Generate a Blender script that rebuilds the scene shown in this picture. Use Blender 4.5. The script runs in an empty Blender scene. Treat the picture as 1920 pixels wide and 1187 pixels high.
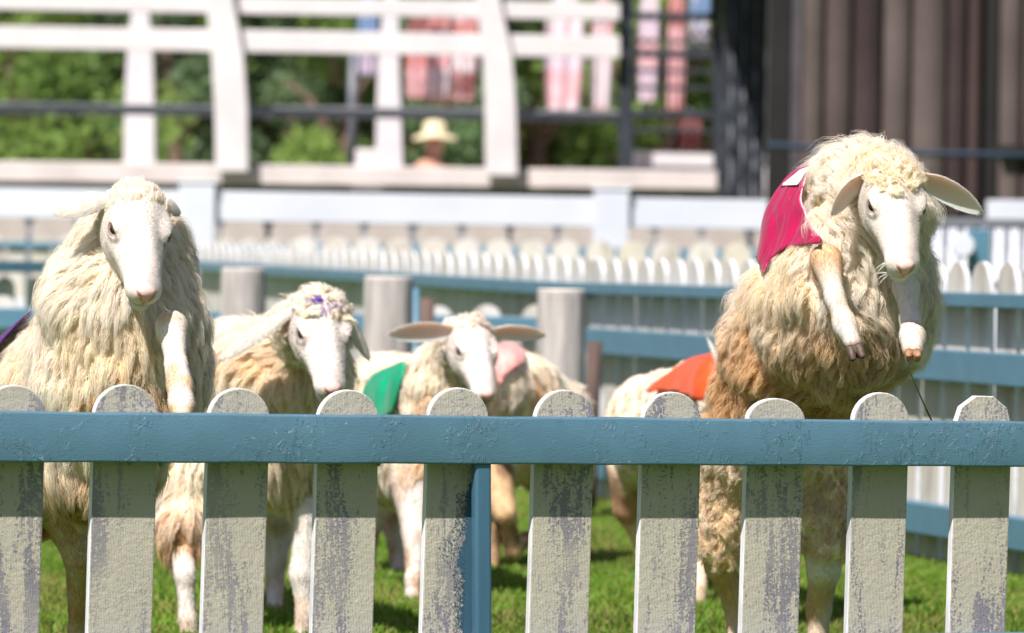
import bpy, math, random
import numpy as np
from mathutils import Vector, Matrix
from mathutils.bvhtree import BVHTree
random.seed(7)
RNG = np.random.default_rng(7)
R = math.radians
scene = bpy.context.scene

# ------------------------------------------------------------------ camera
FPX = 9300.0
CAM_H = 0.95
HOR = 500.0
ROLL = 0.016
cam_data = bpy.data.cameras.new('camera')
cam_data.sensor_width = 36.0
cam_data.lens = 36.0 * FPX / 1920.0
cam_data.clip_start = 0.1
cam_data.clip_end = 2000
cam_data.dof.use_dof = True
cam_data.dof.focus_distance = 10.25
cam_data.dof.aperture_fstop = cam_data.lens / 34.0
cam_data.dof.aperture_blades = 9
cam = bpy.data.objects.new('camera', cam_data)
scene.collection.objects.link(cam)
PITCH = math.atan((593.5 - HOR) / FPX)
CM = Matrix.Translation((0, 0, CAM_H)) @ Matrix.Rotation(R(90) - PITCH, 4, 'X') @ Matrix.Rotation(ROLL, 4, 'Z')
cam.matrix_world = CM
scene.camera = cam
CR = np.array(CM.to_3x3())
CO = np.array([0, 0, CAM_H])


def W(px, py, d):
    """point at distance d (world y) seen at photo pixel px, py"""
    v = CR @ np.array([(px - 960.0) / FPX, -(py - 593.5) / FPX, -1.0])
    return CO + v * (d / v[1])


WORLD = W


def PX(P):
    """photo pixels of world points (N,3)"""
    q = (np.asarray(P) - CO) @ CR
    return np.stack([960 + FPX * q[:, 0] / -q[:, 2], 593.5 - FPX * q[:, 1] / -q[:, 2]], 1)


# ------------------------------------------------------------------ light
# direction the sunlight travels: to the right, away from the camera, down
SUN = Vector((0.66, 1.32, -1.95)).normalized()
sd = bpy.data.lights.new('sun', 'SUN')
sd.energy = 4.9
sd.angle = R(0.55)
sd.color = (1.0, 0.925, 0.875)
so = bpy.data.objects.new('sun', sd)
so.rotation_euler = SUN.to_track_quat('-Z', 'Y').to_euler()
so.location = (-6, -9, 20)
scene.collection.objects.link(so)
world = bpy.data.worlds.new('World')
scene.world = world
world.use_nodes = True
nt = world.node_tree
bg = nt.nodes['Background']
sky = nt.nodes.new('ShaderNodeTexSky')
sky.sky_type = 'NISHITA'
sky.sun_disc = False
sky.sun_elevation = math.asin(-SUN.z)
sky.sun_rotation = math.atan2(-SUN.x, -SUN.y)
sky.air_density = 1.0
sky.dust_density = 1.5
tint = nt.nodes.new('ShaderNodeMix'); tint.data_type = 'RGBA'; tint.blend_type = 'MULTIPLY'
tint.inputs[0].default_value = 1.0; tint.inputs[7].default_value = (1.0, 0.93, 0.98, 1)
nt.links.new(sky.outputs[0], tint.inputs[6]); nt.links.new(tint.outputs[2], bg.inputs[0])
bg.inputs[1].default_value = 0.055
scene.view_settings.view_transform = 'Standard'
scene.view_settings.look = 'None'
scene.view_settings.gamma = 1.0
scene.view_settings.exposure = 0.68
scene.cycles.max_bounces = 10
scene.cycles.diffuse_bounces = 7
scene.cycles.transmission_bounces = 7
scene.cycles.transparent_max_bounces = 4
try:
    scene.cycles.use_denoising = True
except Exception:
    pass


# ------------------------------------------------------------------ helpers
def srgb(r, g, b):
    f = lambda c: (c / 255 / 12.92) if c / 255 <= 0.04045 else ((c / 255 + 0.055) / 1.055) ** 2.4
    return (f(r), f(g), f(b))


def link(o, parent=None):
    scene.collection.objects.link(o)
    if parent is not None:
        o.parent = parent
        o.matrix_parent_inverse = parent.matrix_world.inverted() if False else Matrix.Translation(-Vector(parent.location))
    return o


def tag(o, label=None, cat=None, group=None, kind=None):
    if label: o['label'] = label
    if cat: o['category'] = cat
    if group: o['group'] = group
    if kind: o['kind'] = kind
    return o


def thing(name, loc, label, cat, group=None):
    e = bpy.data.objects.new(name, None)
    e.empty_display_size = 0.1
    e.location = Vector([float(c) for c in loc])
    scene.collection.objects.link(e)
    return tag(e, label, cat, group)


class MB:
    """collects boxes, prisms and tubes into one mesh"""
    def __init__(s):
        s.v = []; s.f = []

    def add(s, vs, fs):
        n = len(s.v)
        s.v += [tuple(float(c) for c in v) for v in vs]
        s.f += [tuple(i + n for i in f) for f in fs]
        return s

    def box(s, lo, hi, M=None):
        x0, y0, z0 = lo; x1, y1, z1 = hi
        vs = [Vector(p) for p in ((x0, y0, z0), (x1, y0, z0), (x1, y1, z0), (x0, y1, z0), (x0, y0, z1), (x1, y0, z1), (x1, y1, z1), (x0, y1, z1))]
        if M is not None: vs = [M @ v for v in vs]
        return s.add(vs, [(0, 3, 2, 1), (4, 5, 6, 7), (0, 1, 5, 4), (1, 2, 6, 5), (2, 3, 7, 6), (3, 0, 4, 7)])

    def prism(s, poly, y0, y1, M=None):
        """poly in x,z extruded along y"""
        n = len(poly)
        vs = [Vector((p[0], y0, p[1])) for p in poly] + [Vector((p[0], y1, p[1])) for p in poly]
        if M is not None: vs = [M @ v for v in vs]
        fs = [tuple(range(n)), tuple(range(2 * n - 1, n - 1, -1))] + [(i, i + n, (i + 1) % n + n, (i + 1) % n) for i in range(n)]
        return s.add(vs, fs)

    def tube(s, pts, rad, n=10, cap=True):
        pts = [Vector([float(c) for c in p]) for p in pts]
        if not hasattr(rad, '__len__'): rad = [rad] * len(pts)
        rings = []
        up = Vector((0.3, 0.9, 0.2))
        for i, p in enumerate(pts):
            t = (pts[min(i + 1, len(pts) - 1)] - pts[max(i - 1, 0)]).normalized()
            a = t.cross(up)
            if a.length < 1e-3: a = t.cross(Vector((1, 0, 0)))
            a.normalize(); b = t.cross(a).normalized()
            rings.append([p + (a * math.cos(k * 2 * math.pi / n) + b * math.sin(k * 2 * math.pi / n)) * rad[i] for k in range(n)])
        vs = [q for r_ in rings for q in r_]
        fs = []
        for i in range(len(pts) - 1):
            for k in range(n):
                fs.append((i * n + k, i * n + (k + 1) % n, (i + 1) * n + (k + 1) % n, (i + 1) * n + k))
        if cap:
            fs.append(tuple(range(n - 1, -1, -1))); fs.append(tuple((len(pts) - 1) * n + k for k in range(n)))
        return s.add(vs, fs)

    def build(s, name, mat, parent=None, bevel=0.0, smooth=False, seg=2):
        me = bpy.data.meshes.new(name)
        me.from_pydata(s.v, [], s.f)
        if smooth:
            me.polygons.foreach_set('use_smooth', [True] * len(me.polygons))
        me.validate(); me.update()
        me.materials.append(mat)
        o = bpy.data.objects.new(name, me)
        if bevel > 0:
            m = o.modifiers.new('bevel', 'BEVEL'); m.width = bevel; m.segments = seg; m.limit_method = 'ANGLE'; m.angle_limit = R(40)
            m.harden_normals = False
        return link(o, parent)


def np_mesh(name, V, Q, mats, parent=None, col=None, smooth=True, matidx=None):
    me = bpy.data.meshes.new(name)
    V = np.ascontiguousarray(V, dtype=np.float32); Q = np.ascontiguousarray(Q, dtype=np.int32)
    me.vertices.add(len(V)); me.vertices.foreach_set('co', V.ravel())
    me.loops.add(Q.size); me.loops.foreach_set('vertex_index', Q.ravel())
    me.polygons.add(len(Q))
    me.polygons.foreach_set('loop_start', np.arange(0, Q.size, Q.shape[1], dtype=np.int32))
    me.polygons.foreach_set('loop_total', np.full(len(Q), Q.shape[1], dtype=np.int32))
    if smooth: me.polygons.foreach_set('use_smooth', np.ones(len(Q), dtype=bool))
    if matidx is not None: me.polygons.foreach_set('material_index', np.ascontiguousarray(matidx, dtype=np.int32))
    if col is not None:
        a = me.color_attributes.new('col', 'FLOAT_COLOR', 'POINT')
        c4 = np.ones((len(V), 4), np.float32); c4[:, :3] = np.clip(col, 0, 1)
        a.data.foreach_set('color', c4.ravel())
    me.update(calc_edges=True)
    for m in (mats if isinstance(mats, (list, tuple)) else [mats]): me.materials.append(m)
    o = bpy.data.objects.new(name, me)
    return link(o, parent)


def vnoise(P, scale, seed=0):
    """smooth value noise in 0..1"""
    P = np.asarray(P, np.float64) * scale + seed * 17.31 + 1000.0
    I = np.floor(P).astype(np.int64); F = P - I; F = F * F * (3 - 2 * F)
    out = 0
    for dx in (0, 1):
        for dy in (0, 1):
            for dz in (0, 1):
                h = (I[:, 0] + dx) * 73856093 ^ (I[:, 1] + dy) * 19349663 ^ (I[:, 2] + dz) * 83492791
                h = (h ^ (h >> 13)) * 1274126177 & 0x7fffffff
                r = (h % 65521) / 65521.0
                out = out + r * (F[:, 0] if dx else 1 - F[:, 0]) * (F[:, 1] if dy else 1 - F[:, 1]) * (F[:, 2] if dz else 1 - F[:, 2])
    return out


def nrm(v):
    v = np.asarray(v, float)
    return v / np.maximum(np.linalg.norm(v, axis=-1, keepdims=True), 1e-9)


# ------------------------------------------------------------------ materials
def mat(name, base=(0.5, 0.5, 0.5), rough=0.6, spec=0.4, metal=0.0):
    m = bpy.data.materials.new(name); m.use_nodes = True
    b = m.node_tree.nodes['Principled BSDF']
    b.inputs['Base Color'].default_value = (*base, 1)
    b.inputs['Roughness'].default_value = rough
    b.inputs['Specular IOR Level'].default_value = spec
    b.inputs['Metallic'].default_value = metal
    return m, m.node_tree, b


def N(nt, kind, **kw):
    n = nt.nodes.new(kind)
    for k, v in kw.items():
        if k in n.inputs.keys() if hasattr(n.inputs, 'keys') else False:
            n.inputs[k].default_value = v
        else:
            setattr(n, k, v)
    return n


def ramp(nt, fac, stops):
    n = nt.nodes.new('ShaderNodeValToRGB')
    while len(n.color_ramp.elements) < len(stops): n.color_ramp.elements.new(0.5)
    for e, (p, c) in zip(n.color_ramp.elements, stops):
        e.position = p; e.color = (*c, 1) if len(c) == 3 else c
    nt.links.new(fac, n.inputs[0])
    return n.outputs[0]


def noise(nt, vec, scale, detail=4, rough=0.6, dist=0.0):
    n = nt.nodes.new('ShaderNodeTexNoise')
    n.inputs['Scale'].default_value = scale; n.inputs['Detail'].default_value = detail
    n.inputs['Roughness'].default_value = rough; n.inputs['Distortion'].default_value = dist
    if vec is not None: nt.links.new(vec, n.inputs['Vector'])
    return n.outputs[0]


def mapped(nt, src='Object', scale=(1, 1, 1), random_shift=False):
    tc = nt.nodes.new('ShaderNodeTexCoord')
    mp = nt.nodes.new('ShaderNodeMapping'); mp.inputs['Scale'].default_value = scale
    out = tc.outputs[src]
    if random_shift:
        oi = nt.nodes.new('ShaderNodeObjectInfo')
        ml = nt.nodes.new('ShaderNodeVectorMath'); ml.operation = 'SCALE'; ml.inputs[0].default_value = (13.7, 7.1, 29.3)
        nt.links.new(oi.outputs['Random'], ml.inputs['Scale'])
        ad = nt.nodes.new('ShaderNodeVectorMath'); ad.operation = 'ADD'
        nt.links.new(out, ad.inputs[0]); nt.links.new(ml.outputs[0], ad.inputs[1]); out = ad.outputs[0]
    nt.links.new(out, mp.inputs[0])
    return mp.outputs[0]


def mix(nt, fac, a, b, mode='MIX'):
    n = nt.nodes.new('ShaderNodeMix'); n.data_type = 'RGBA'; n.blend_type = mode
    for sock, v in ((n.inputs[0], fac), (n.inputs[6], a), (n.inputs[7], b)):
        if isinstance(v, (int, float)): sock.default_value = v
        elif isinstance(v, tuple): sock.default_value = (*v, 1) if len(v) == 3 else v
        else: nt.links.new(v, sock)
    return n.outputs[2]


def math_(nt, op, a, b=None):
    n = nt.nodes.new('ShaderNodeMath'); n.operation = op
    for s_, v in ((n.inputs[0], a), (n.inputs[1], b)):
        if v is None: continue
        if isinstance(v, (int, float)): s_.default_value = v
        else: nt.links.new(v, s_)
    return n.outputs[0]


def bump(nt, b, h, strength=0.3, dist=0.01, prev=None):
    n = nt.nodes.new('ShaderNodeBump'); n.inputs['Strength'].default_value = strength; n.inputs['Distance'].default_value = dist
    nt.links.new(h, n.inputs['Height'])
    if prev is not None: nt.links.new(prev, n.inputs['Normal'])
    nt.links.new(n.outputs[0], b.inputs['Normal'])
    return n.outputs[0]


def blue_paint(name, base, detail=True):
    m, nt, b = mat(name, base, 0.42, 0.45)
    v = mapped(nt, 'Object', (1, 1, 1))
    v2 = mapped(nt, 'Object', (3, 40, 60))
    big = noise(nt, v, 7, 4, 0.6)
    streak = noise(nt, v2, 6, 5, 0.65)
    c = mix(nt, ramp(nt, big, [(0.3, (0, 0, 0)), (0.75, (1, 1, 1))]), tuple(x * 0.9 for x in base), tuple(min(1, x * 1.12) for x in base))
    if detail:
        # chips of old white showing in small spots
        sp = noise(nt, v, 85, 3, 0.6)
        area = noise(nt, v, 5.5, 3, 0.5)
        spm = math_(nt, 'MULTIPLY', ramp(nt, sp, [(0.67, (0, 0, 0)), (0.70, (1, 1, 1))]), ramp(nt, area, [(0.5, (0, 0, 0)), (0.62, (1, 1, 1))]))
        c = mix(nt, math_(nt, 'MULTIPLY', spm, 0.5), c, (0.5, 0.52, 0.55))
        drip = mapped(nt, 'Object', (1.0, 1, 0.55))
        d1 = noise(nt, drip, 48, 4, 0.55, 1.6)
        d1r = ramp(nt, d1, [(0.54, (0, 0, 0)), (0.575, (1, 1, 1)), (0.61, (0.55, 0.55, 0.55)), (0.66, (1, 1, 1))])
        am = ramp(nt, noise(nt, v, 9, 3, 0.5), [(0.42, (0, 0, 0)), (0.62, (1, 1, 1))])
        h = math_(nt, 'MULTIPLY', d1r, am)
        hs = math_(nt, 'ADD', math_(nt, 'MULTIPLY', h, 1.0), math_(nt, 'MULTIPLY', streak, 0.45))
        bump(nt, b, hs, 0.75, 0.0022)
    else:
        bump(nt, b, streak, 0.3, 0.002)
    nt.links.new(c, b.inputs['Base Color'])
    return m


def painted(name, c1, c2, scale=6, rough=0.6, bumps=0.2, stretch=(1, 1, 1), spec=0.35):
    m, nt, b = mat(name, c1, rough, spec)
    v = mapped(nt, 'Object', stretch)
    n_ = noise(nt, v, scale, 5, 0.6)
    nt.links.new(mix(nt, ramp(nt, n_, [(0.35, (0, 0, 0)), (0.7, (1, 1, 1))]), c1, c2), b.inputs['Base Color'])
    if bumps: bump(nt, b, n_, bumps, 0.01)
    return m


BLUE_F = blue_paint('blue_gloss_paint', srgb(78, 114, 133))
BLUE_P = painted('blue_steel_paint', srgb(52, 88, 112), srgb(68, 106, 128), 9, 0.35, 0.12, (1, 1, 0.12), 0.5)
BLUE = blue_paint('blue_paint_far', srgb(80, 120, 141), False)


def picket_paint(name='weathered_picket', fine=True):
    m, nt, b = mat(name, (0.5, 0.5, 0.45), 0.85, 0.2)
    v = mapped(nt, 'Object', (1, 1, 1), True)
    vs = mapped(nt, 'Object', (1, 1, 0.16), True)
    vst = mapped(nt, 'Object', (1, 1, 0.07), True)
    cream = mix(nt, noise(nt, v, 16, 4), srgb(180, 176, 160), srgb(162, 158, 146))
    grey = srgb(108, 106, 122)
    big = noise(nt, vs, 16, 6, 0.66, 0.5)
    fine_ = noise(nt, v, 160, 3, 0.65)
    streak = noise(nt, vst, 130, 2, 0.5)
    f = math_(nt, 'ADD', big, math_(nt, 'MULTIPLY', math_(nt, 'SUBTRACT', fine_, 0.5), 0.55))
    f = math_(nt, 'ADD', f, math_(nt, 'MULTIPLY', math_(nt, 'SUBTRACT', streak, 0.5), 0.22))
    fm = ramp(nt, f, [(0.53, (0, 0, 0)), (0.575, (1, 1, 1))])
    c = mix(nt, math_(nt, 'MULTIPLY', math_(nt, 'MULTIPLY', fm, ramp(nt, noise(nt, v, 4.5, 2), [(0.34, (.35, .35, .35)), (0.54, (1, 1, 1))])), 0.80), cream, grey)
    # yellowish worn specks and a thin dark streak or two
    d = noise(nt, vst, 38, 3, 0.6)
    c = mix(nt, math_(nt, 'MULTIPLY', ramp(nt, d, [(0.68, (0, 0, 0)), (0.76, (1, 1, 1))]), 0.45), c, srgb(92, 90, 98))
    nt.links.new(c, b.inputs['Base Color'])
    rows = nt.nodes.new('ShaderNodeTexWave'); rows.wave_type = 'BANDS'; rows.bands_direction = 'X'
    rows.inputs['Scale'].default_value = 95; rows.inputs['Distortion'].default_value = 2.5; rows.inputs['Detail'].default_value = 2
    nt.links.new(v, rows.inputs['Vector'])
    pl = noise(nt, v, 75, 5, 0.7)
    h = math_(nt, 'ADD', math_(nt, 'MULTIPLY', pl, 1.0), math_(nt, 'MULTIPLY', rows.outputs[0], 0.12))
    h = math_(nt, 'SUBTRACT', h, math_(nt, 'MULTIPLY', fm, 0.12))
    bump(nt, b, h, 0.85, 0.0032)
    return m


PICKET = picket_paint()
PSIDE, nt_, b_ = mat('smooth_white_edge_paint', srgb(215, 217, 222), 0.5, 0.4)
v_ = mapped(nt_, 'Object', (1, 1, 0.3), True)
nt_.links.new(mix(nt_, ramp(nt_, noise(nt_, v_, 30, 4), [(0.45, (0, 0, 0)), (0.75, (1, 1, 1))]), srgb(222, 224, 228), srgb(175, 175, 180)), b_.inputs['Base Color'])
PFAR, nt_, b_ = mat('cream_white_picket_paint', srgb(215, 210, 195), 0.7, 0.3)
v_ = mapped(nt_, 'Object', (1, 1, 0.4), True)
oi_ = nt_.nodes.new('ShaderNodeObjectInfo')
pc = mix(nt_, oi_.outputs['Random'], srgb(200, 198, 195), srgb(190, 185, 172))
nt_.links.new(mix(nt_, ramp(nt_, noise(nt_, v_, 9, 4), [(0.5, (0, 0, 0)), (0.72, (1, 1, 1))]), pc, srgb(158, 153, 142)), b_.inputs['Base Color'])


WHITE = painted('white_timber_paint', srgb(218, 214, 216), srgb(202, 198, 201), 2)
WHITEB = painted('bluish_white_plastic', srgb(206, 211, 221), srgb(194, 200, 212), 1.5, 0.35)
PALE = painted('pale_grey_boards', srgb(186, 178, 174), srgb(168, 158, 152), 3)
CONC = painted('pale_concrete', srgb(214, 205, 203), srgb(190, 183, 182), 3)
WALLG = painted('blue_grey_wall', srgb(128, 134, 146), srgb(104, 110, 122), 3)
DARKW = painted('dark_slate_paint', srgb(52, 58, 68), srgb(38, 42, 50), 4)
GREYM = painted('grey_metal', srgb(118, 122, 130), srgb(98, 103, 112), 5, 0.45)
LOGM = painted('weathered_log_grey', srgb(190, 186, 183), srgb(142, 137, 134), 26, 0.9, 0.9, (1, 1, 0.10))
LOGT = painted('weathered_log_top', srgb(222, 214, 208), srgb(190, 180, 176), 14, 0.85, 0.5)
BROWN = painted('old_brown_timber', srgb(112, 94, 84), srgb(70, 58, 54), 8, 0.85, 0.4, (1, 1, 0.15))
HOOF = painted('horn_hoof', srgb(92, 76, 64), srgb(56, 44, 38), 60, 0.5, 0.4, (1, 1, 0.5))
HOOFP = painted('pale_horn_hoof', srgb(176, 132, 100), srgb(110, 80, 58), 70, 0.55, 0.4, (1, 1, 0.5))


def attr_mat(name, rough=0.8, spec=0.2, trans=0.0, noise_scale=None, noise_amt=0.0, bump_s=0.0, bump_scale=200, sss=0.0):
    m, nt, b = mat(name, (0.8, 0.8, 0.8), rough, spec)
    a = nt.nodes.new('ShaderNodeAttribute'); a.attribute_name = 'col'
    c = a.outputs['Color']
    if noise_scale:
        n_ = noise(nt, mapped(nt, 'Object'), noise_scale, 3)
        c = mix(nt, math_(nt, 'MULTIPLY', n_, noise_amt), c, (0, 0, 0), 'MIX')
    nt.links.new(c, b.inputs['Base Color'])
    if bump_s: bump(nt, b, noise(nt, mapped(nt, 'Object'), bump_scale, 4, 0.6), bump_s, 0.002)
    if sss:
        b.inputs['Subsurface Weight'].default_value = sss
        b.inputs['Subsurface Radius'].default_value = (0.014, 0.008, 0.007)
        b.inputs['Subsurface Scale'].default_value = 1.0
    if trans:
        t = nt.nodes.new('ShaderNodeBsdfTranslucent'); nt.links.new(c, t.inputs[0])
        ms = nt.nodes.new('ShaderNodeMixShader'); ms.inputs[0].default_value = trans
        out = nt.nodes['Material Output']
        nt.links.new(b.outputs[0], ms.inputs[1]); nt.links.new(t.outputs[0], ms.inputs[2]); nt.links.new(ms.outputs[0], out.inputs[0])
    return m


WOOL = attr_mat('wool', 0.85, 0.08, 0.6)
SKIN = attr_mat('sheep_skin_and_short_coat', 0.75, 0.22, 0.0, None, 0, 0.55, 260)
EAR = attr_mat('sheep_ear', 0.75, 0.2, 0.15, None, 0, 0.35, 260, sss=0.85)
EYE = attr_mat('sheep_eye', 0.08, 0.6)
LEAFM = attr_mat('leaves', 0.7, 0.1, 0.5)
GRASSM = attr_mat('grass_blades', 0.6, 0.25, 0.4)
CLOTHV = attr_mat('garment_cloth', 0.8, 0.2)


def satin(name, base):
    m, nt, b = mat(name, base, 0.38, 0.35)
    v = mapped(nt, 'Object')
    n1 = noise(nt, mapped(nt, 'Object', (1, 1, 0.45)), 24, 4, 0.6, 0.6)
    c = mix(nt, ramp(nt, n1, [(0.35, (0, 0, 0)), (0.75, (1, 1, 1))]), tuple(x * 0.82 for x in base), tuple(min(1, x * 1.15) for x in base))
    nt.links.new(c, b.inputs['Base Color'])
    b.inputs['Sheen Weight'].default_value = 0.12
    h = math_(nt, 'ADD', noise(nt, mapped(nt, 'Object', (1, 1, 0.35)), 20, 3, 0.5, 1.0), math_(nt, 'MULTIPLY', noise(nt, v, 220, 2), 0.06))
    bump(nt, b, h, 0.9, 0.012)
    return m


# ------------------------------------------------------------------ ground
def ground_material():
    m, nt, b = mat('lawn', (0.06, 0.13, 0.02), 0.9, 0.1)
    v = mapped(nt, 'Object')
    a = noise(nt, v, 1.6, 5, 0.6); c2 = noise(nt, v, 14, 5, 0.7)
    c = mix(nt, ramp(nt, a, [(0.3, (0, 0, 0)), (0.7, (1, 1, 1))]), srgb(66, 92, 28), srgb(82, 112, 38))
    c = mix(nt, math_(nt, 'MULTIPLY', ramp(nt, c2, [(0.5, (0, 0, 0)), (0.72, (1, 1, 1))]), 0.5), c, srgb(120, 118, 60))
    nt.links.new(c, b.inputs['Base Color'])
    bump(nt, b, c2, 0.6, 0.02)
    return m


g = MB().box((-60, -20, -0.3), (60, 36.0, 0.0)).build('ground', ground_material())
tag(g, 'short green lawn of the sheep pen', 'ground', kind='structure')
gp = MB().box((-120, 36.0, -0.3), (120, 260, -0.02)).build('earth', painted('bare_earth', srgb(120, 112, 92), srgb(96, 100, 66), 0.6, 0.95))
tag(gp, 'bare earth and scrub beyond the pens', 'ground', kind='structure')


def grass():
    n = 300000
    y = 11.2 + 9.5 * RNG.random(n) ** 0.8
    half = 1.25 * y / 10 * 1.05 + 0.3
    x = (RNG.random(n) * 2 - 1) * half
    P = np.stack([x, y, np.zeros(n)], 1)
    dens = vnoise(P, 3.0, 1)
    h = 0.012 + 0.026 * RNG.random(n) * (0.4 + dens)
    ang = RNG.random(n) * 6.283
    lean = (RNG.random(n) * 0.9) * h
    la = RNG.random(n) * 6.283
    w = 0.0022 + 0.0025 * RNG.random(n)
    side = np.stack([np.cos(ang), np.sin(ang), 0 * ang], 1) * w[:, None]
    tip = P + np.stack([np.cos(la) * lean, np.sin(la) * lean, h], 1)
    mid = P + np.stack([np.cos(la) * lean * 0.3, np.sin(la) * lean * 0.3, h * 0.6], 1)
    V = np.stack([P - side, P + side, mid + side * 0.8, mid - side * 0.8, tip + side * 0.15, tip - side * 0.15], 1).reshape(-1, 3)
    b = np.arange(n) * 6
    Q = np.concatenate([np.stack([b, b + 1, b + 2, b + 3], 1), np.stack([b + 3, b + 2, b + 4, b + 5], 1)])
    c1 = np.array(srgb(98, 134, 42)); c2 = np.array(srgb(126, 158, 62)); c3 = np.array(srgb(158, 146, 92))
    t = RNG.random(n)[:, None]
    c = c1 * (1 - t) + c2 * t
    dry = ((RNG.random(n) < 0.10 + 0.25 * (vnoise(P, 2.2, 5) > 0.68)))[:, None]
    c = np.where(dry, c3, c)
    worn = np.clip((vnoise(P, 1.7, 14) - .58) * 6, 0, 1)[:, None] * (RNG.random(n) < .55)[:, None]
    c = c * (1 - worn * .8) + np.array(srgb(150, 140, 84)) * worn * .8
    c = c * (0.75 + 0.5 * vnoise(P, 1.1, 9))[:, None]
    o = np_mesh('grass', V, Q, GRASSM, None, np.repeat(c, 6, 0), False)
    tag(o, 'trimmed sunlit grass the sheep run on', 'grass', kind='stuff')


grass()


# ------------------------------------------------------------------ fences
def round_poly(w, z0, z1, n=9, flat=1.0, facet=False):
    """board outline with a rounded head; z1 is the top"""
    r = w / 2
    hr = r * flat
    zc = z1 - hr
    p = [(-r, z0), (r, z0)]
    if facet: n = 3
    for k in range(n + 1):
        a = math.pi * k / n
        p.append((r * math.cos(a), zc + hr * math.sin(a)))
    return p


def picket_mesh(name, w, t, z0, z1, mats, n=14, flat=1.0, facet=False, bevel=0.0025):
    poly = round_poly(w, z0, z1, n, flat, facet)
    mb = MB().prism(poly, 0, t)
    me = bpy.data.meshes.new(name)
    me.from_pydata(mb.v, [], mb.f)
    me.validate()
    for m in mats: me.materials.append(m)
    me.update()
    for p in me.polygons:
        p.material_index = 0 if abs(p.normal.y) > 0.9 else 1
    return me


# foreground fence: line from pixel column to pixel column, right end further away
F0 = W(0, 870, 9.62); F1 = W(1920, 870, 10.42)
fdir = Vector((F1[0] - F0[0], F1[1] - F0[1], 0)).normalized()
FA = math.atan2(fdir.y, fdir.x)
front = thing('picket_fence', (F0[0], F0[1], 0), 'nearest picket fence, thick glossy blue rail across weathered cream pickets, in front of the sheep', 'fence', None)
TF = Matrix.Translation((F0[0], F0[1], 0)) @ Matrix.Rotation(FA, 4, 'Z')


def on_front(px, py):
    """s along the fence and z for a pixel, on the picket front plane"""
    n_ = Vector((-math.sin(FA), math.cos(FA), 0))
    v = CR @ np.array([(px - 960.0) / FPX, -(py - 593.5) / FPX, -1.0])
    k = (Vector(F0) - Vector(CO)).dot(n_) / Vector(v).dot(n_)
    p = CO + v * k
    return (Vector(p) - Vector((F0[0], F0[1], 0))).dot(fdir), p[2]


pick = [(-45, 722, 118), (28, 722, 121), (239, 721, 123), (451, 728, 118), (656, 731, 119), (862, 727, 118), (1062, 731, 118), (1263, 735, 117), (1458, 747, 115), (1655, 736, 113), (1847, 740, 115), (2042, 738, 113)]
lean = -0.017
for i, (px, top, w) in enumerate(pick):
    if i == 0: continue
    s_, ztop = on_front(px, top)
    sb, zb = on_front(px - 5, 1000)
    _, zt = on_front(px, top)
    wm = w / 9300.0 * (F0[1] + s_ * math.sin(FA)) / 1.0
    wm = wm * 1.0 / math.cos(FA) * 0.955
    me = picket_mesh('picket', wm, 0.022, -ztop - 0.0, 0.0, [PICKET, PSIDE], 16 if i != 10 else 5, 0.98 if i != 8 else 0.72)
    o = bpy.data.objects.new('picket', me)
    L = Matrix.Translation((s_, 0, ztop)) @ Matrix.Rotation(0.017 + random.uniform(-0.002, 0.002), 4, 'Y')
    m = o.modifiers.new('bevel', 'BEVEL'); m.width = 0.003; m.segments = 2; m.limit_method = 'ANGLE'; m.angle_limit = R(50)
    scene.collection.objects.link(o)
    o.parent = front; o.matrix_parent_inverse = Matrix.Translation(-front.location); o.matrix_basis = TF @ L

# thick rail in front of the pickets
sL, zL = on_front(-120, 769); sR, zR = on_front(2050, 791.5)
_, zLb = on_front(-120, 863.5); _, zRb = on_front(2050, 874)
RT = 0.058
rail = MB()
nseg = 60
vs = []
for i in range(nseg + 1):
    t = i / nseg
    s_ = sL + (sR - sL) * t
    a = zL + (zR - zL) * t + 0.0006 * math.sin(t * 37) + 0.0004 * math.sin(t * 91)
    b = zLb + (zRb - zLb) * t + 0.0005 * math.sin(t * 53 + 1)
    f0 = -RT + 0.0006 * math.sin(t * 29)
    for q in ((f0, b), (f0, a), (-0.0008, a), (-0.0008, b)):
        vs.append(TF @ Vector((s_, q[0], q[1])))
fs = []
for i in range(nseg):
    for k in range(4):
        fs.append((i * 4 + k, i * 4 + (k + 1) % 4, i * 4 + 4 + (k + 1) % 4, i * 4 + 4 + k))
fs += [(3, 2, 1, 0), tuple(nseg * 4 + k for k in range(4))]
rail.add(vs, fs)
ro = rail.build('rail', BLUE_F, front, 0.0045, True, 3)
ro.modifiers['bevel'].angle_limit = R(50)
# lower rail below the frame (same lumber)
lr = MB().box((sL, -RT, 0.10), (sR, -0.0008, 0.20), TF).build('rail', BLUE_F, front, 0.0045)
# steel post standing before the middle picket
sp, _ = on_front(905, 1000)
sp2, _ = on_front(906, 880)
post = MB()
M_ = TF @ Matrix.Translation((sp2 - .0075, -0.034, 0))
PM = M_ @ Matrix.Rotation(-.02, 4, 'Y')
post.box((-.0175, -.018, -zLb + .0), (.0175, .012, 0), PM @ Matrix.Translation((0, 0, zLb)))
post.build('post', BLUE_P, front, 0.006, False, 2)
# hanging paint blobs under the rail
for (px, py) in ((297, 869), (705, 868), (238, 866)):
    s_, z_ = on_front(px, py)
    bl = MB().tube([TF @ Vector((s_, -0.012, z_ + 0.008)), TF @ Vector((s_ + .001, -0.012, z_ - 0.002)), TF @ Vector((s_ + .001, -0.012, z_ - 0.007))], [0.006, 0.005, 0.001], 8)
    bl.build('paint_drip', BLUE_F, front, 0, True)
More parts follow.
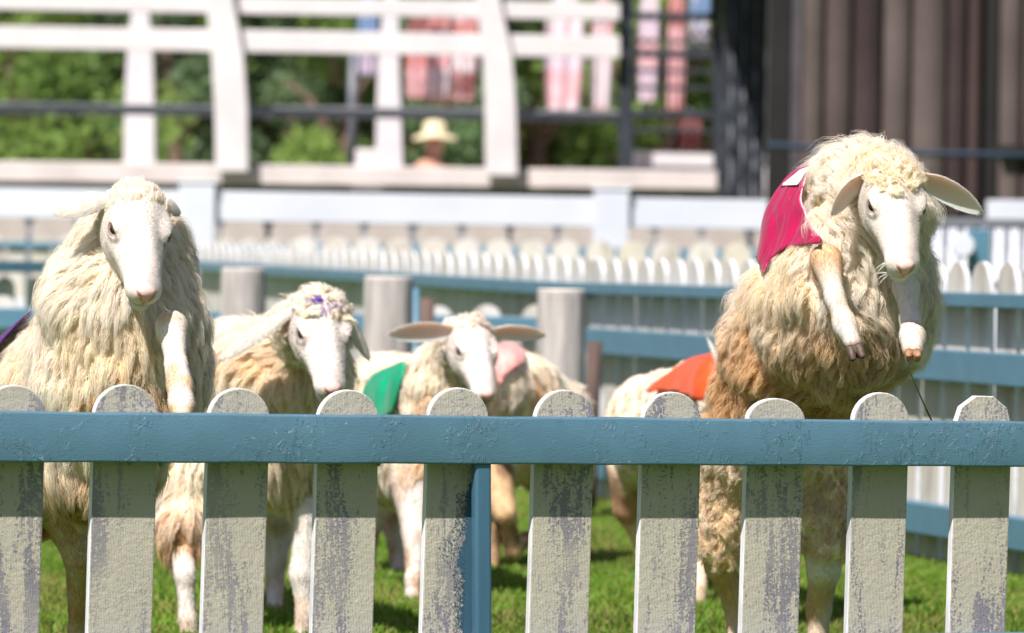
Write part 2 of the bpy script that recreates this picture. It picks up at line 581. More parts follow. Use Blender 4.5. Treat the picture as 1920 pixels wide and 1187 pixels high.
# blue overspill painted on the faces of pickets beside the post: real paint, slightly proud
OVER, nt_, b_ = mat('blue_overpaint', srgb(54, 88, 108), 0.5, 0.4)
for k, (pxc, y0, y1, wl) in enumerate([(868, 1, 1, 1)]):
    vs = []; fs = []
    rows = 110
    s_r, _ = on_front(893, 950)
    prev = None
    for i in range(rows + 1):
        py = 905 + (1187 + 60 - 905) * i / rows
        sr, z = on_front(889 - (py - 905) * 0.026, py)
        env = 6 + 9 * math.exp(-((py - 960) / 60) ** 2) + 17 * math.exp(-((py - 1045) / 26) ** 2) + 12 * math.exp(-((py - 1150) / 90) ** 2)
        wv = env * (0.75 + 0.5 * random.random())
        sl, _ = on_front(889 - wv - (py - 905) * 0.026, py)
        vs.append(TF @ Vector((sl, -0.0012, z))); vs.append(TF @ Vector((sr + 0.002, -0.0012, z)))
    for i in range(rows): fs.append((2 * i, 2 * i + 1, 2 * i + 3, 2 * i + 2))
    # torn specks along the brushed edge
    for j in range(900):
        py = random.uniform(925, 1187)
        env = 20 + 34 * math.exp(-((py - 1030) / 30) ** 2)
        px = 884 - random.random() ** 1.2 * env - 8
        a, z = on_front(px - (py - 905) * 0.026, py); r1 = random.uniform(0.0006, 0.0026); r2 = random.uniform(0.0004, 0.0013)
        n_ = len(vs)
        vs += [TF @ Vector((a - r1, -0.0012, z)), TF @ Vector((a, -0.0012, z - r2)), TF @ Vector((a + r1, -0.0012, z)), TF @ Vector((a, -0.0012, z + r2))]
        fs.append((n_, n_ + 1, n_ + 2, n_ + 3))
    MB().add(vs, fs).build('paint_smear', OVER, front)
# ragged blue paint line along the base of each picket head
OV2, nt_, b_ = mat('blue_paint_edge_marks', srgb(96, 130, 148), 0.6, 0.3)
for (px, top, w) in pick[1:]:
    vs = []; m_ = 44
    for j in range(m_ + 1):
        q = px + 3 - w * 0.465 + w * 0.91 * j / m_
        base = 776 + (q / 1920) * 16
        hgt = -7 + 3 + (random.random() ** 2) * 7
        a0, z0 = on_front(q, base + 6); a1, z1 = on_front(q + random.uniform(-.6, .6), base - hgt)
        vs += [TF @ Vector((a0, -0.001, z0)), TF @ Vector((a1, -0.001, z1))]
    MB().add(vs, [(2 * j, 2 * j + 2, 2 * j + 3, 2 * j + 1) for j in range(m_)]).build('paint_edge', OV2, front)


def far_fence(p0, p1, spacing, w, t, ztop, rails, label, matp=None, side=None, railmat=None, group=None, z0=0.0, z1=0.0, top_flat=1.0, front_y=-0.05, name='picket_fence', wobble=0.0, posts=0, back=False):
    """fence between ground points p0, p1 (x,y); rails = [(zbot, ztop)] in front of the boards"""
    a = Vector((p0[0], p0[1], 0)); b = Vector((p1[0], p1[1], 0))
    d = (b - a).normalized(); L = (b - a).length
    f = thing(name, (a.x, a.y, z0), label, 'fence', group)
    T = Matrix.Translation(a) @ Matrix.Rotation(math.atan2(d.y, d.x), 4, 'Z')
    me = picket_mesh('picket', w, t, 0.02, ztop, [matp or PFAR, side or PSIDE], 10, top_flat)
    n = int(L / spacing)
    for i in range(n + 1):
        s_ = i * spacing
        zz = z0 + (z1 - z0) * s_ / L
        o = bpy.data.objects.new('picket', me)
        scene.collection.objects.link(o)
        o.parent = f; o.matrix_parent_inverse = Matrix.Translation(-f.location)
        o.matrix_basis = T @ Matrix.Translation((s_, 0, zz + random.uniform(-wobble, wobble))) @ Matrix.Rotation(random.uniform(-0.01, 0.01), 4, 'Y')
    for (r0, r1) in rails:
        dz = z1 - z0
        vs = []
        for s_ in (-0.06, L + 0.06):
            ya, yb = (t + .001, t + .05) if back else (front_y, -0.001)
            for q in ((ya, r0), (ya, r1), (yb, r1), (yb, r0)):
                vs.append(T @ Vector((s_, q[0], q[1] + z0 + dz * s_ / L)))
        MB().add(vs, [(0, 1, 5, 4), (1, 2, 6, 5), (2, 3, 7, 6), (3, 0, 4, 7), (3, 2, 1, 0), (4, 5, 6, 7)]).build('rail', railmat or BLUE, f, 0.004)
    for k in range(posts):
        s_ = L * (k + 0.5) / posts
        MB().box((s_ - 0.03, t + 0.001, z0), (s_ + 0.03, t + 0.06, ztop - 0.03), T).build('post', BLUE, f, 0.003)
    return f


# right hand fence running away from the camera
r1 = W(1985, 900, 15.0); r0 = W(1112, 900, 20.2)
far_fence((r0[0], r0[1]), (r1[0], r1[1]), 0.232, 0.178, 0.017, 0.99, [(0.106, 0.205), (0.606, 0.705), (0.845, 0.89)],
          'angled blue railed picket fence running towards the camera behind the leaping sheep', front_y=-.065)
# fence continuing behind the bollards to the left, further away
l0 = W(372, 900, 30.0); l1 = W(1108, 900, 20.3)
far_fence((l0[0], l0[1]), (l1[0], l1[1]), 0.26, 0.215, 0.014, 0.995, [(0.12, 0.21), (0.83, 0.885)],
          'receding picket fence with a thin blue top rail behind the middle sheep', z0=0.07, z1=0.0, front_y=-.065)
# low fence across, behind sheep, height like the front one
l0 = W(-90, 900, 21.3); l1 = W(1090, 900, 20.9)
far_fence((l0[0], l0[1]), (l1[0], l1[1]), 0.21, 0.125, 0.02, 0.79, [(0.65, 0.74), (0.11, 0.2)],
          'low frontal fence with a broad blue rail standing just behind the grey log posts', wobble=0.01)
# tall white picket row further back
l0 = W(560, 900, 29.5); l1 = W(1960, 900, 27.5)
far_fence((l0[0], l0[1]), (l1[0], l1[1]), 0.215, 0.182, 0.02, 1.11, [(1.0, 1.07), (0.5, 0.6)], back=True, label=
          'tall white round-topped picket row with a teal rail behind it in the far middle')
l0 = W(-60, 900, 32.0); l1 = W(620, 900, 31.2)
far_fence((l0[0], l0[1]), (l1[0], l1[1]), 0.16, 0.125, 0.02, 1.10, [(1.02, 1.06), (0.45, 0.55)],
          'distant cream picket row with a blue rail behind the left sheep', front_y=-0.03)
l0 = W(-60, 900, 24.5); l1 = W(115, 900, 24.9)
far_fence((l0[0], l0[1]), (l1[0], l1[1]), 0.21, 0.12, 0.02, 0.86, [(0.88, 0.94), (0.5, 0.6)],
          'short blue railed fence piece at the left edge behind the rearing sheep')


l0 = W(-90, 900, 34.0); l1 = W(1500, 900, 34.0)
far_fence((l0[0], l0[1]), (l1[0], l1[1]), 0.33, 0.30, 0.03, 1.30, [(1.05, 1.10)],
          'farthest pale board fence, seen in slits below the long white plank', matp=PALE, back=True)


# white plank fence
def plank_fence(pxs, d, zb, zt, posts, label, pw, pt):
    a = W(pxs[0], 400, d[0]); b = W(pxs[1], 400, d[1])
    f = thing('plank_fence', (a[0], a[1], 0), label, 'fence')
    dirv = Vector((b[0] - a[0], b[1] - a[1], 0)); L = dirv.length
    T = Matrix.Translation((a[0], a[1], 0)) @ Matrix.Rotation(math.atan2(dirv.y, dirv.x), 4, 'Z')
    MB().box((0, 0, zb), (L, 0.04, zt), T).build('plank', WHITEB, f, 0.006)
    MB().box((0, 0.005, 0.55), (L, 0.04, 0.55 + (zt - zb) * .8), T).build('plank', WHITEB, f, 0.006)
    for px in posts:
        dd = d[0] + (d[1] - d[0]) * (px - pxs[0]) / (pxs[1] - pxs[0])
        c = W(px, 400, dd)
        s_ = (Vector((c[0], c[1], 0)) - Vector((a[0], a[1], 0))).length
        mb = MB().box((s_ - pw / 2, -0.06, 0), (s_ + pw / 2, -0.002, pt), T)
        po = mb.build('post', WHITEB, f, 0.008)
        MB().box((s_ - pw / 2 - 0.01, -0.07, pt + 0.001), (s_ + pw / 2 + 0.01, 0.03, pt + 0.02), T).build('post_cap', WHITEB, po if False else f, 0.005)
    return f


plank_fence((-80, 1440), (30.5, 30.5), 1.20, 1.385, (370, 1146), 'long white plank fence with two square posts across the middle distance', 0.222, 1.43)
plank_fence((1850, 2100), (30.0, 30.0), 1.24, 1.40, (2050,), 'short white plank fence at the right edge before the barn', 0.2, 1.42)


# grey metal railing on the right, thin bars
def railing(px0, px1, d, zb, zt, label, n=22):
    a = W(px0, 400, d); b = W(px1, 400, d)
    f = thing('metal_railing', (a[0], a[1], 0), label, 'railing')
    for z in (zb, zt):
        MB().box((a[0], d, z - 0.02), (b[0], d + 0.03, z + 0.02)).build('rail', GREYM, f, 0.003)
    for i in range(n):
        x = a[0] + (b[0] - a[0]) * (i + 0.5) / n
        MB().tube([(x, d + 0.015, 0), (x, d + 0.015, zt)], 0.011, 6).build('bar', WHITEB if i % 3 else GREYM, f, 0, True)
    return f


railing(1740, 1990, 24.0, 0.9, 1.20, 'thin barred grey metal railing at the right edge below the barn', 26)
c = W(1835, 440, 23.0)
pp = thing('gate_post', (c[0], c[1], 0), 'teal gate post with a pale round knob in front of the grey railing', 'post')
MB().box((c[0] - 0.05, c[1] - 0.04, 0), (c[0] + 0.05, c[1] + 0.04, 1.16)).build('pole', BLUE, pp, 0.006)
kn = MB().tube([(c[0] - 0.08, c[1] - 0.1, 1.08), (c[0] - 0.08, c[1] - 0.045, 1.08)], 0.055, 16).build('knob', WHITEB, pp, 0.008, False)


# log bollards
def bollard(px, ptop, d, wpx, label, pole=None):
    r = wpx / 2 * d / FPX
    t = W(px, ptop, d)
    f = thing('log_post', (t[0], t[1], 0), label, 'post', 'grey round log posts beside the fence')
    n = 26
    pts = [(t[0], t[1], z) for z in np.linspace(-0.02, t[2], 8)]
    rr = [r * (1.03 - 0.05 * i / 7) for i in range(8)]
    mb = MB().tube(pts, rr, n)
    mb.build('log', LOGM, f, 0.006, False)
    MB().tube([(t[0], t[1], t[2] + 0.0005), (t[0], t[1], t[2] + 0.012)], [r * 0.975, r * 0.95], n).build('log_top', LOGT, f, 0.004)
    return f


bollard(1053, 548, 18.4, 93, 'grey log post nearest the angled blue fence, right of the sheep with the red cloth')
bollard(729, 524, 19.3, 94, 'grey log post between the purple marked sheep and the green vest sheep')
bollard(457, 508, 20.2, 86, 'grey log post behind the neck of the purple marked sheep')
for px, y0, d, r_, m_, lab in ((1101, 650, 19.6, 0.022, BLUE, 'thin blue pipe post beside the right log post'), (1107, 640, 19.0, 0.03, BROWN, 'brown stake leaning behind the right log post'),
                            (786, 540, 19.8, 0.016, BLUE, 'thin blue pipe post beside the middle log post'), (798, 560, 20.0, 0.03, BROWN, 'brown stake behind the middle log post'),
                            (1768, 560, 17.5, 0.05, LOGM, 'rough grey stake against the angled fence right of the leaping sheep')):
    t = W(px, y0, d)
    o = MB().tube([(t[0], t[1], -0.02), (t[0] + random.uniform(-.02, .02), t[1], t[2])], r_, 12).build('stake' if m_ is not BLUE else 'pipe_post', m_, None, 0, True)
    tag(o, lab, 'post')


# ------------------------------------------------------------------ terrace and pergola behind
def xw(px, d): return W(px, 300, d)[0]
def zw(py, d, px=700): return W(px, py, d)[2]


D = 38.0
tw = thing('terrace_wall', (0, D, 0), 'low terrace with pale concrete ledge and dark shaded wall behind the pens', 'wall')
x0, x1 = xw(-160, D), xw(1345, D)
MB().box((x0, D + 0.22, 0), (x1, D + 0.65, 1.54)).build('wall', WALLG, tw)
lz0, lz1 = zw(344, D), zw(309, D)
vs = [Vector(W(-160, 338, D)), Vector(W(1345, 356, D)), Vector(W(1345, 321, D)), Vector(W(-160, 300, D))]
MB().add([tuple(v) for v in vs] + [(v.x, v.y + 0.5, v.z) for v in vs], [(0, 1, 2, 3), (7, 6, 5, 4), (0, 4, 5, 1), (1, 5, 6, 2), (2, 6, 7, 3), (3, 7, 4, 0)]).build('ledge', CONC, tw, 0.01)
MB().box((x0, D + 0.66, 0), (x1, D + 12, 1.15)).build('deck', CONC, tw)

pg = thing('pergola', (0, D, 1.1), 'white timber pergola frame with two high boards and broad posts above the terrace', 'pergola')


def slanted(px0, py0, px1, py1, h0, d, th, m, parent, name, bev=0.008):
    """board between two pixels given the top edge, height in pixels"""
    a = W(px0, py0, d); b = W(px1, py1, d); c = W(px1, py1 + h0, d); e = W(px0, py0 + h0, d)
    v = [e, c, b, a]
    v2 = [q + np.array([0, th, 0]) for q in v]
    return MB().add(v + v2, [(0, 1, 2, 3), (7, 6, 5, 4), (0, 4, 5, 1), (1, 5, 6, 2), (2, 6, 7, 3), (3, 7, 4, 0)]).build(name, m, parent, bev)


slanted(-150, 46, 1163, 68, 41, D - 0.05, 0.06, WHITE, pg, 'board')
slanted(-150, -17, 1163, 6, 32, D - 0.05, 0.06, WHITE, pg, 'board')
slanted(-150, -78, 1163, -55, 36, D - 0.05, 0.06, WHITE, pg, 'board')


def post_poly(left, right, d, th, m, parent, name):
    """left/right edges as pixel polylines from top to bottom"""
    L_ = [W(x, y, d) for x, y in left]; R_ = [W(x, y, d) for x, y in right]
    n = len(L_); vs = []
    for i in range(n):
        vs += [L_[i], R_[i], R_[i] + np.array([0, th, 0]), L_[i] + np.array([0, th, 0])]
    fs = [(0, 3, 2, 1)]
    for i in range(n - 1):
        for k in range(4):
            fs.append((i * 4 + k, i * 4 + (k + 1) % 4, i * 4 + 4 + (k + 1) % 4, i * 4 + 4 + k))
    fs.append(tuple((n - 1) * 4 + k for k in range(4)))
    return MB().add(vs, fs).build(name, m, parent, 0.01)


post_poly([(378, -90), (386, 0), (396, 100), (402, 200), (404, 322)], [(425, -90), (437, 0), (456, 100), (464, 200), (465, 322)], D - 0.20, 0.14, WHITE, pg, 'post')
post_poly([(878, -90), (892, 0), (905, 100), (909, 200), (910, 330)], [(922, -90), (938, 0), (960, 100), (968, 200), (971, 330)], D - 0.20, 0.14, WHITE, pg, 'post')
post_poly([(254, -60), (238, 100), (233, 200), (232, 318)], [(272, -60), (286, 100), (289, 200), (290, 318)], D + 2.2, 0.14, WHITE, pg, 'post')
post_poly([(728, -60), (710, 100), (706, 200), (704, 318)], [(745, -60), (748, 100), (752, 220), (756, 318)], D + 2.2, 0.14, WHITE, pg, 'post')
slanted(-150, 190, 1180, 208, 20, D + 0.4, 0.05, GREYM, pg, 'rail')
for px in (662,):
    a = W(px, 100, D + 1.2); b = W(px - 4, 330, D + 1.2)
    MB().tube([b, a], 0.035, 8).build('pole', GREYM, pg, 0, True)

# dark steel rack with shelves right of the pergola
rk = thing('display_rack', (xw(1260, D), D, 1.1), 'dark steel rack frame hung with clothes between pergola and barn', 'rack')
post_poly([(1160, -60), (1160, 330)], [(1187, -60), (1187, 330)], D + 0.1, 0.1, DARKW, rk, 'upright')
post_poly([(1335, -60), (1340, 345)], [(1352, -60), (1356, 345)], D + 0.1, 0.1, DARKW, rk, 'upright')
for y in (22, 92, 205):
    slanted(1187, y, 1337, y + 3, 15, D + 0.12, 0.05, DARKW, rk, 'crossbar')
for y in (128, 160, 240):
    slanted(1187, y, 1337, y + 3, 7, D + 0.12, 0.05, DARKW, rk, 'crossbar')
slanted(1187, 72, 1337, 75, 8, D + 0.25, 0.05, WHITE, rk, 'crossbar')
tb = thing('bench', (xw(1262, D), D, 1.1), 'pale long bench standing below the clothes rack', 'bench')
slanted(1190, 282, 1338, 286, 34, D + 0.45, 0.4, WHITE, tb, 'seat')
for px in (1200, 1325):
    slanted(px, 316, px + 8, 317, 60, D + 0.5, 0.06, GREYM, tb, 'leg')

# barn of upright boards
BD = 33.0
WOODV = attr_mat('barn_board_wood', 0.9, 0.15, 0.0, 6, 0.35, 0.6, 30)
bn = thing('barn', (xw(1680, BD), BD, 0), 'weathered brown barn wall of upright boards with black gaps, top right', 'barn')


def boards(px0, px1, d, z0, z1, wpx, parent):
    V = []; Q = []; C = []
    px = px0
    rr = random.Random(3)
    pal = [srgb(96, 80, 80), srgb(110, 97, 94), srgb(122, 110, 107), srgb(82, 70, 71), srgb(138, 125, 122), srgb(98, 82, 81)]
    while px < px1:
        w = wpx * rr.uniform(0.55, 1.3)
        a = xw(px, d); b = xw(min(px + w, px1), d) - 0.022
        dy = rr.uniform(0, 0.008)
        c0 = np.array(pal[rr.randrange(len(pal))])
        nz = 10
        base = len(V)
        for i in range(nz + 1):
            z = z0 + (z1 - z0) * i / nz; rf = rr.uniform(0.55, 0.78)
            for (x, y) in ((a, d + dy), (b, d + dy), (b, d + dy + 0.03), (a, d + dy + 0.03)):
                V.append((x, y, z)); C.append(c0 * rf)
        for i in range(nz):
            for k in range(4):
                j = base + i * 4
                Q.append((j + k, j + (k + 1) % 4, j + 4 + (k + 1) % 4, j + 4 + k))
        px += w
    return np_mesh('board_wall', V, Q, WOODV, parent, np.array(C), False)


boards(1500, 1842, BD, 0.0, 3.6, 62, bn)
boards(1872, 2150, BD + 0.1, 0.0, 3.6, 62, bn)
TRIM = painted('grey_stained_trim', srgb(84, 80, 86), srgb(66, 62, 68), 4)
BLK = painted('black_timber_and_gap_dark', srgb(30, 29, 28), srgb(20, 20, 20), 4)
MB().box((xw(1440, BD), BD + 0.05, 0), (xw(1480, BD), BD + 0.25, 3.6)).build('corner_post', BLK, bn)
MB().box((xw(1482, BD), BD - 0.02, 0), (xw(1499, BD), BD + 0.1, 3.6)).build('corner_trim', TRIM, bn)
MB().box((xw(1844, BD), BD + 0.08, 0), (xw(1870, BD), BD + 0.2, 3.6)).build('gap_darkness', BLK, bn)  # black strip stands in for the darkness of the open gap
MB().box((xw(1482, BD), BD + 0.22, 0), (xw(2150, BD), BD + 0.3, 3.6)).build('inner_wall', BLK, bn)
MB().box((xw(1876, BD), BD + 0.02, zw(292, BD, 1890)), (xw(2150, BD), BD + 0.09, zw(272, BD, 1890))).build('crossbeam', BLK, bn)
rf = MB().prism([(xw(1300, BD), 3.62), (xw(2250, BD), 3.62), (xw(2250, BD), 3.72), (xw(1300, BD), 3.72)], BD - 0.25, BD + 6).build('roof', DARKW, bn)
rope = MB().tube([W(1440, 272, BD - 0.4), W(1600, 282, BD - 0.4), W(1760, 288, BD - 0.4), W(2100, 296, BD - 0.4)], 0.022, 8).build('blue_cable', painted('dark_blue_rope', srgb(44, 60, 78), srgb(32, 46, 60), 5), None, 0, True)
tag(rope, 'dark blue line strung across the barn front', 'cable')

# chain curtain between rack and barn
cu = thing('chain_screen', (xw(1396, 36), 36, 0), 'grey hanging metal screen with one strip painted white for highlights beside the barn post', 'screen')
MB().box((xw(1352, 36), 36.1, 0), (xw(1444, 36), 36.15, 3.6)).build('backing', DARKW, cu)
for i in range(8):
    px = 1358 + i * 11
    mb = MB()
    x = xw(px, 36); z = 0.9
    while z < 3.3:
        hh = random.uniform(0.06, 0.38)
        mb.tube([(x, 36.0, z), (x + 0.004, 35.99, z + hh * 0.5), (x, 36.0, z + hh)], [0.005, random.uniform(0.007, 0.017), 0.005], 6)
        z += hh
    bright = i == 7
    mb.build('chain_strip', WHITE if bright else (GREYM if i % 2 else DARKW), cu, 0, True)  # the white strip paints in the highlights on the grey metal


# hanging garments
def garment(px, py0, py1, wpx, d, cols, label, sleeve=True):
    top = W(px, py0, d); bot = W(px, py1, d)
    w = wpx * d / FPX; h = top[2] - bot[2]
    nx, nz = 14, 16
    V = []; C = []
    rr = random.Random(int(px * 7 + py0))
    for j in range(nz + 1):
        t = j / nz
        wid = w * (0.62 + 0.38 * min(1, t * 4)) * (1.0 + 0.06 * math.sin(t * 7 + px)) if t < 0.3 else w * (0.82 + 0.18 * math.sin(t * 3))
        for s_ in (0, 1):
            for i in range(nx + 1):
                u = i / nx * 2 - 1
                fold = 0.03 * math.sin(u * 7 + px + t * 2) * (0.3 + t)
                V.append((top[0] + u * wid / 2, d + fold + (0.05 if s_ else -0.0) * (1 - u * u) * 1.2, top[2] - h * t - (0.04 * (u * u) if t < 0.1 else 0)))
                k = int((t * len(cols)) % len(cols)) if rr.random() > 0.25 else rr.randrange(len(cols))
                C.append(cols[k])
    Q = []
    row = 2 * (nx + 1)
    for j in range(nz):
        for i in range(nx):
            a = j * row + i
            Q.append((a, a + 1, a + 1 + row, a + row))
            b = a + nx + 1
            Q.append((b, b + row, b + 1 + row, b + 1))
        for i in (0, nx):
            a = j * row + i
            Q.append((a, a + nx + 1, a + nx + 1 + row, a + row))
    t_ = thing('hanging_garment', (top[0], d, bot[2]), label, 'garment', 'garments hung for sale at the back')
    np_mesh('cloth', V, Q, CLOTHV, t_, np.array(C))
    MB().tube([(top[0] - w * 0.32, d + 0.02, top[2] - 0.015), (top[0], d + 0.02, top[2] + 0.04), (top[0] + w * 0.32, d + 0.02, top[2] - 0.015)], 0.008, 6).build('hanger', GREYM, t_, 0, True)


PK = srgb(206, 164, 168); RD = srgb(182, 118, 114); WH = srgb(208, 200, 204); DR = srgb(124, 80, 78); BL = srgb(112, 138, 172); LV = srgb(200, 184, 198)
DG = 43.0
garment(785, 20, 185, 46, DG, [DR, RD, PK], 'dark red garment, leftmost of the row under the pergola')
garment(822, 10, 190, 56, DG + .3, [RD, PK, WH], 'red and white striped garment left of centre under the pergola')
garment(872, 0, 188, 50, DG, [PK, RD, WH, DR], 'pink garment with a white hem nearest the second pergola post')
garment(692, -20, 140, 40, DG + .4, [BL, BL, LV], 'light blue garment hanging by the back pergola post')
garment(1060, -20, 205, 74, DG, [WH, LV, PK], 'wide pale lilac garment right of the second pergola post')
garment(1130, -10, 205, 42, DG + .2, [PK, WH, WH], 'pale pink and white garment next to the dark rack post')
garment(1218, -30, 190, 40, DG, [WH, LV, PK, LV], 'whitish garment in the left bay of the dark rack')
garment(1270, -30, 205, 34, DG + .2, [RD, PK, PK], 'red pink garment in the middle of the dark rack')
garment(1312, -40, 85, 44, DG + .3, [BL, BL, WH], 'blue garment high in the right bay of the dark rack')
garment(1292, 212, 278, 50, 40.5, [DR, srgb(70, 30, 30)], 'small dark brown garment folded over the bench under the rack')
GR = MB().box((xw(640, DG), DG + 0.02, zw(-25, DG)), (xw(1370, DG), DG + 0.06, zw(-31, DG))).build('clothes_rail', GREYM)
tag(GR, 'long thin rail the garments hang from', 'rail')


# ------------------------------------------------------------------ SDF sculpting
class Vol:
    def __init__(s, lo, hi, h):
        s.lo = np.array(lo, float); s.h = h
        s.n = np.maximum(8, np.ceil((np.array(hi) - s.lo) / h).astype(int) + 1)
        s.v = np.full(tuple(s.n), 0.5, np.float32)

    def apply(s, fn, lo, hi, k=0.03, op='add', pad=0.05):
        a = np.floor((np.array(lo) - pad - k - s.lo) / s.h).astype(int); b = np.ceil((np.array(hi) + pad + k - s.lo) / s.h).astype(int) + 1
        a = np.clip(a, 0, s.n); b = np.clip(b, 0, s.n)
        if (b <= a).any(): return
        X, Y, Z = np.meshgrid(*[np.arange(a[i], b[i], dtype=np.float32) * s.h + s.lo[i] for i in range(3)], indexing='ij')
        P = np.stack([X, Y, Z], -1)
        d = fn(P).astype(np.float32)
        sl = (slice(a[0], b[0]), slice(a[1], b[1]), slice(a[2], b[2]))
        o = s.v[sl]
        if op == 'add':
            hh = np.maximum(k - np.abs(o - d), 0) / max(k, 1e-6)
            s.v[sl] = np.minimum(o, d) - hh * hh * k * 0.25
        else:
            d = -d
            hh = np.maximum(k - np.abs(o - d), 0) / max(k, 1e-6)
            s.v[sl] = np.maximum(o, d) + hh * hh * k * 0.25


def surface_nets(vol, lo, h, iso=0.0):
    v = vol - iso
    ins = v < 0
    n = v.shape
    c = np.zeros(tuple(x - 1 for x in n), np.int8)
    for dx in (0, 1):
        for dy in (0, 1):
            for dz in (0, 1):
                c += ins[dx:n[0] - 1 + dx, dy:n[1] - 1 + dy, dz:n[2] - 1 + dz]
    act = (c > 0) & (c < 8)
    idx = np.full(act.shape, -1, np.int64)
    A = np.argwhere(act)
    idx[act] = np.arange(len(A))
    acc = np.zeros((len(A), 3)); cnt = np.zeros(len(A))
    corners = [(i, j, k) for i in (0, 1) for j in (0, 1) for k in (0, 1)]
    for ca in corners:
        for ax in range(3):
            if ca[ax] == 1: continue
            cb = list(ca); cb[ax] = 1
            va = v[A[:, 0] + ca[0], A[:, 1] + ca[1], A[:, 2] + ca[2]]; vb = v[A[:, 0] + cb[0], A[:, 1] + cb[1], A[:, 2] + cb[2]]
            m = (va < 0) != (vb < 0)
            t = np.where(m, va / np.where(m, va - vb, 1), 0)
            p = np.array(ca, float)[None] + np.zeros((len(A), 3)); p[:, ax] += t
            acc[m] += p[m]; cnt[m] += 1
    V = (A + acc / cnt[:, None]) * h + np.array(lo)
    Q = []
    for ax in range(3):
        u, w = [(1, 2), (2, 0), (0, 1)][ax]
        sl0 = [slice(None)] * 3; sl1 = [slice(None)] * 3
        sl0[ax] = slice(0, -1); sl1[ax] = slice(1, None)
        ia = ins[tuple(sl0)]; ib = ins[tuple(sl1)]
        E = np.argwhere(ia != ib)
        E = E[(E[:, u] > 0) & (E[:, w] > 0) & (E[:, u] < n[u] - 1) & (E[:, w] < n[w] - 1)]
        flip = ia[E[:, 0], E[:, 1], E[:, 2]]
        def g(du, dw):
            q = E.copy(); q[:, u] -= du; q[:, w] -= dw
            return idx[q[:, 0], q[:, 1], q[:, 2]]
        q = np.stack([g(1, 1), g(0, 1), g(0, 0), g(1, 0)], 1)
        q = np.where(flip[:, None], q, q[:, ::-1])
        Q.append(q)
    Q = np.concatenate(Q)
    Q = Q[(Q >= 0).all(1)]
    return V, Q


def vnormals(V, Q):
    a = V[Q[:, 0]]; b = V[Q[:, 1]]; c = V[Q[:, 2]]; d = V[Q[:, 3]]
    fn = np.cross(c - a, d - b)
    out = np.zeros_like(V)
    for k in range(4): np.add.at(out, Q[:, k], fn)
    return nrm(out), fn


def smooth_mesh(V, Q, it=2, lam=0.5):
    E = np.concatenate([Q[:, [0, 1]], Q[:, [1, 2]], Q[:, [2, 3]], Q[:, [3, 0]]])
    E = np.concatenate([E, E[:, ::-1]])
    cnt = np.bincount(E[:, 0], minlength=len(V)).astype(float)
    for _ in range(it):
        acc = np.stack([np.bincount(E[:, 0], V[E[:, 1], k], minlength=len(V)) for k in range(3)], 1)
        V = V + lam * (acc / np.maximum(cnt, 1)[:, None] - V)
    return V


def cone_fn(a, b, ra, rb):
    a = np.array(a, np.float32); b = np.array(b, np.float32); ba = b - a; L2 = max(float(ba @ ba), 1e-9)
    def f(P):
        pa = P - a
        h = np.clip((pa @ ba) / L2, 0, 1)
        return np.linalg.norm(pa - h[..., None] * ba, axis=-1) - (ra + (rb - ra) * h)
    return f, np.minimum(a - ra, b - rb), np.maximum(a + ra, b + rb)


def ell_fn(c, r, Rm=None):
    c = np.array(c, np.float32); r = np.array(r, np.float32)
    Rm = np.eye(3, dtype=np.float32) if Rm is None else np.asarray(Rm, np.float32)   # columns = axes
    def f(P):
        q = (P - c) @ Rm
        k0 = np.linalg.norm(q / r, axis=-1); k1 = np.linalg.norm(q / (r * r), axis=-1)
        return np.where(k1 > 1e-6, k0 * (k0 - 1) / np.maximum(k1, 1e-6), -r.min())
    ext = np.abs(Rm) @ r
    return f, c - ext, c + ext


def sd_of(P, prims):
    """min distance of points to a set of (fn)"""
    d = np.full(len(P), 9.0)
    for f in prims: d = np.minimum(d, f(P.astype(np.float32)))
    return d


# ------------------------------------------------------------------ ribbons
def ribbons(C, Wd, S, colr):
    """C (N,K,3) centre lines, Wd (N,K) half widths, S (N,3) or (N,K,3) side vectors, colr (N,K,3)"""
    n, K, _ = C.shape
    if S.ndim == 2: S = np.repeat(S[:, None], K, 1)
    L_ = C - S * Wd[..., None]; R_ = C + S * Wd[..., None]
    V = np.stack([L_, R_], 2).reshape(-1, 3)
    b = (np.arange(n) * K * 2)[:, None] + (np.arange(K - 1) * 2)[None]
    b = b.ravel()
    Q = np.stack([b, b + 1, b + 3, b + 2], 1)
    c = np.repeat(colr[:, :, None], 2, 2).reshape(-1, 3)
    return V, Q, c


def tangential(g, n):
    g = g - (g * n).sum(1, keepdims=True) * n
    return nrm(g)


def sample_surface(V, Q, vn, mask, spacing):
    """roughly uniform random points on the masked surface"""
    m = mask[Q].mean(1) > 0.5
    q = Q[m]
    a, b, c, d = V[q[:, 0]], V[q[:, 1]], V[q[:, 2]], V[q[:, 3]]
    area = 0.5 * np.linalg.norm(np.cross(c - a, d - b), axis=1)
    n = int(area.sum() / spacing ** 2)
    if n < 1: return np.zeros((0, 3)), np.zeros((0, 3))
    i = RNG.choice(len(q), n, p=area / area.sum())
    u = RNG.random(n)[:, None]; w = RNG.random(n)[:, None]
    P = (a[i] * (1 - u) + b[i] * u) * (1 - w) + (d[i] * (1 - u) + c[i] * u) * w
    na = nrm(vn[q[i]].mean(1))
    return P, na


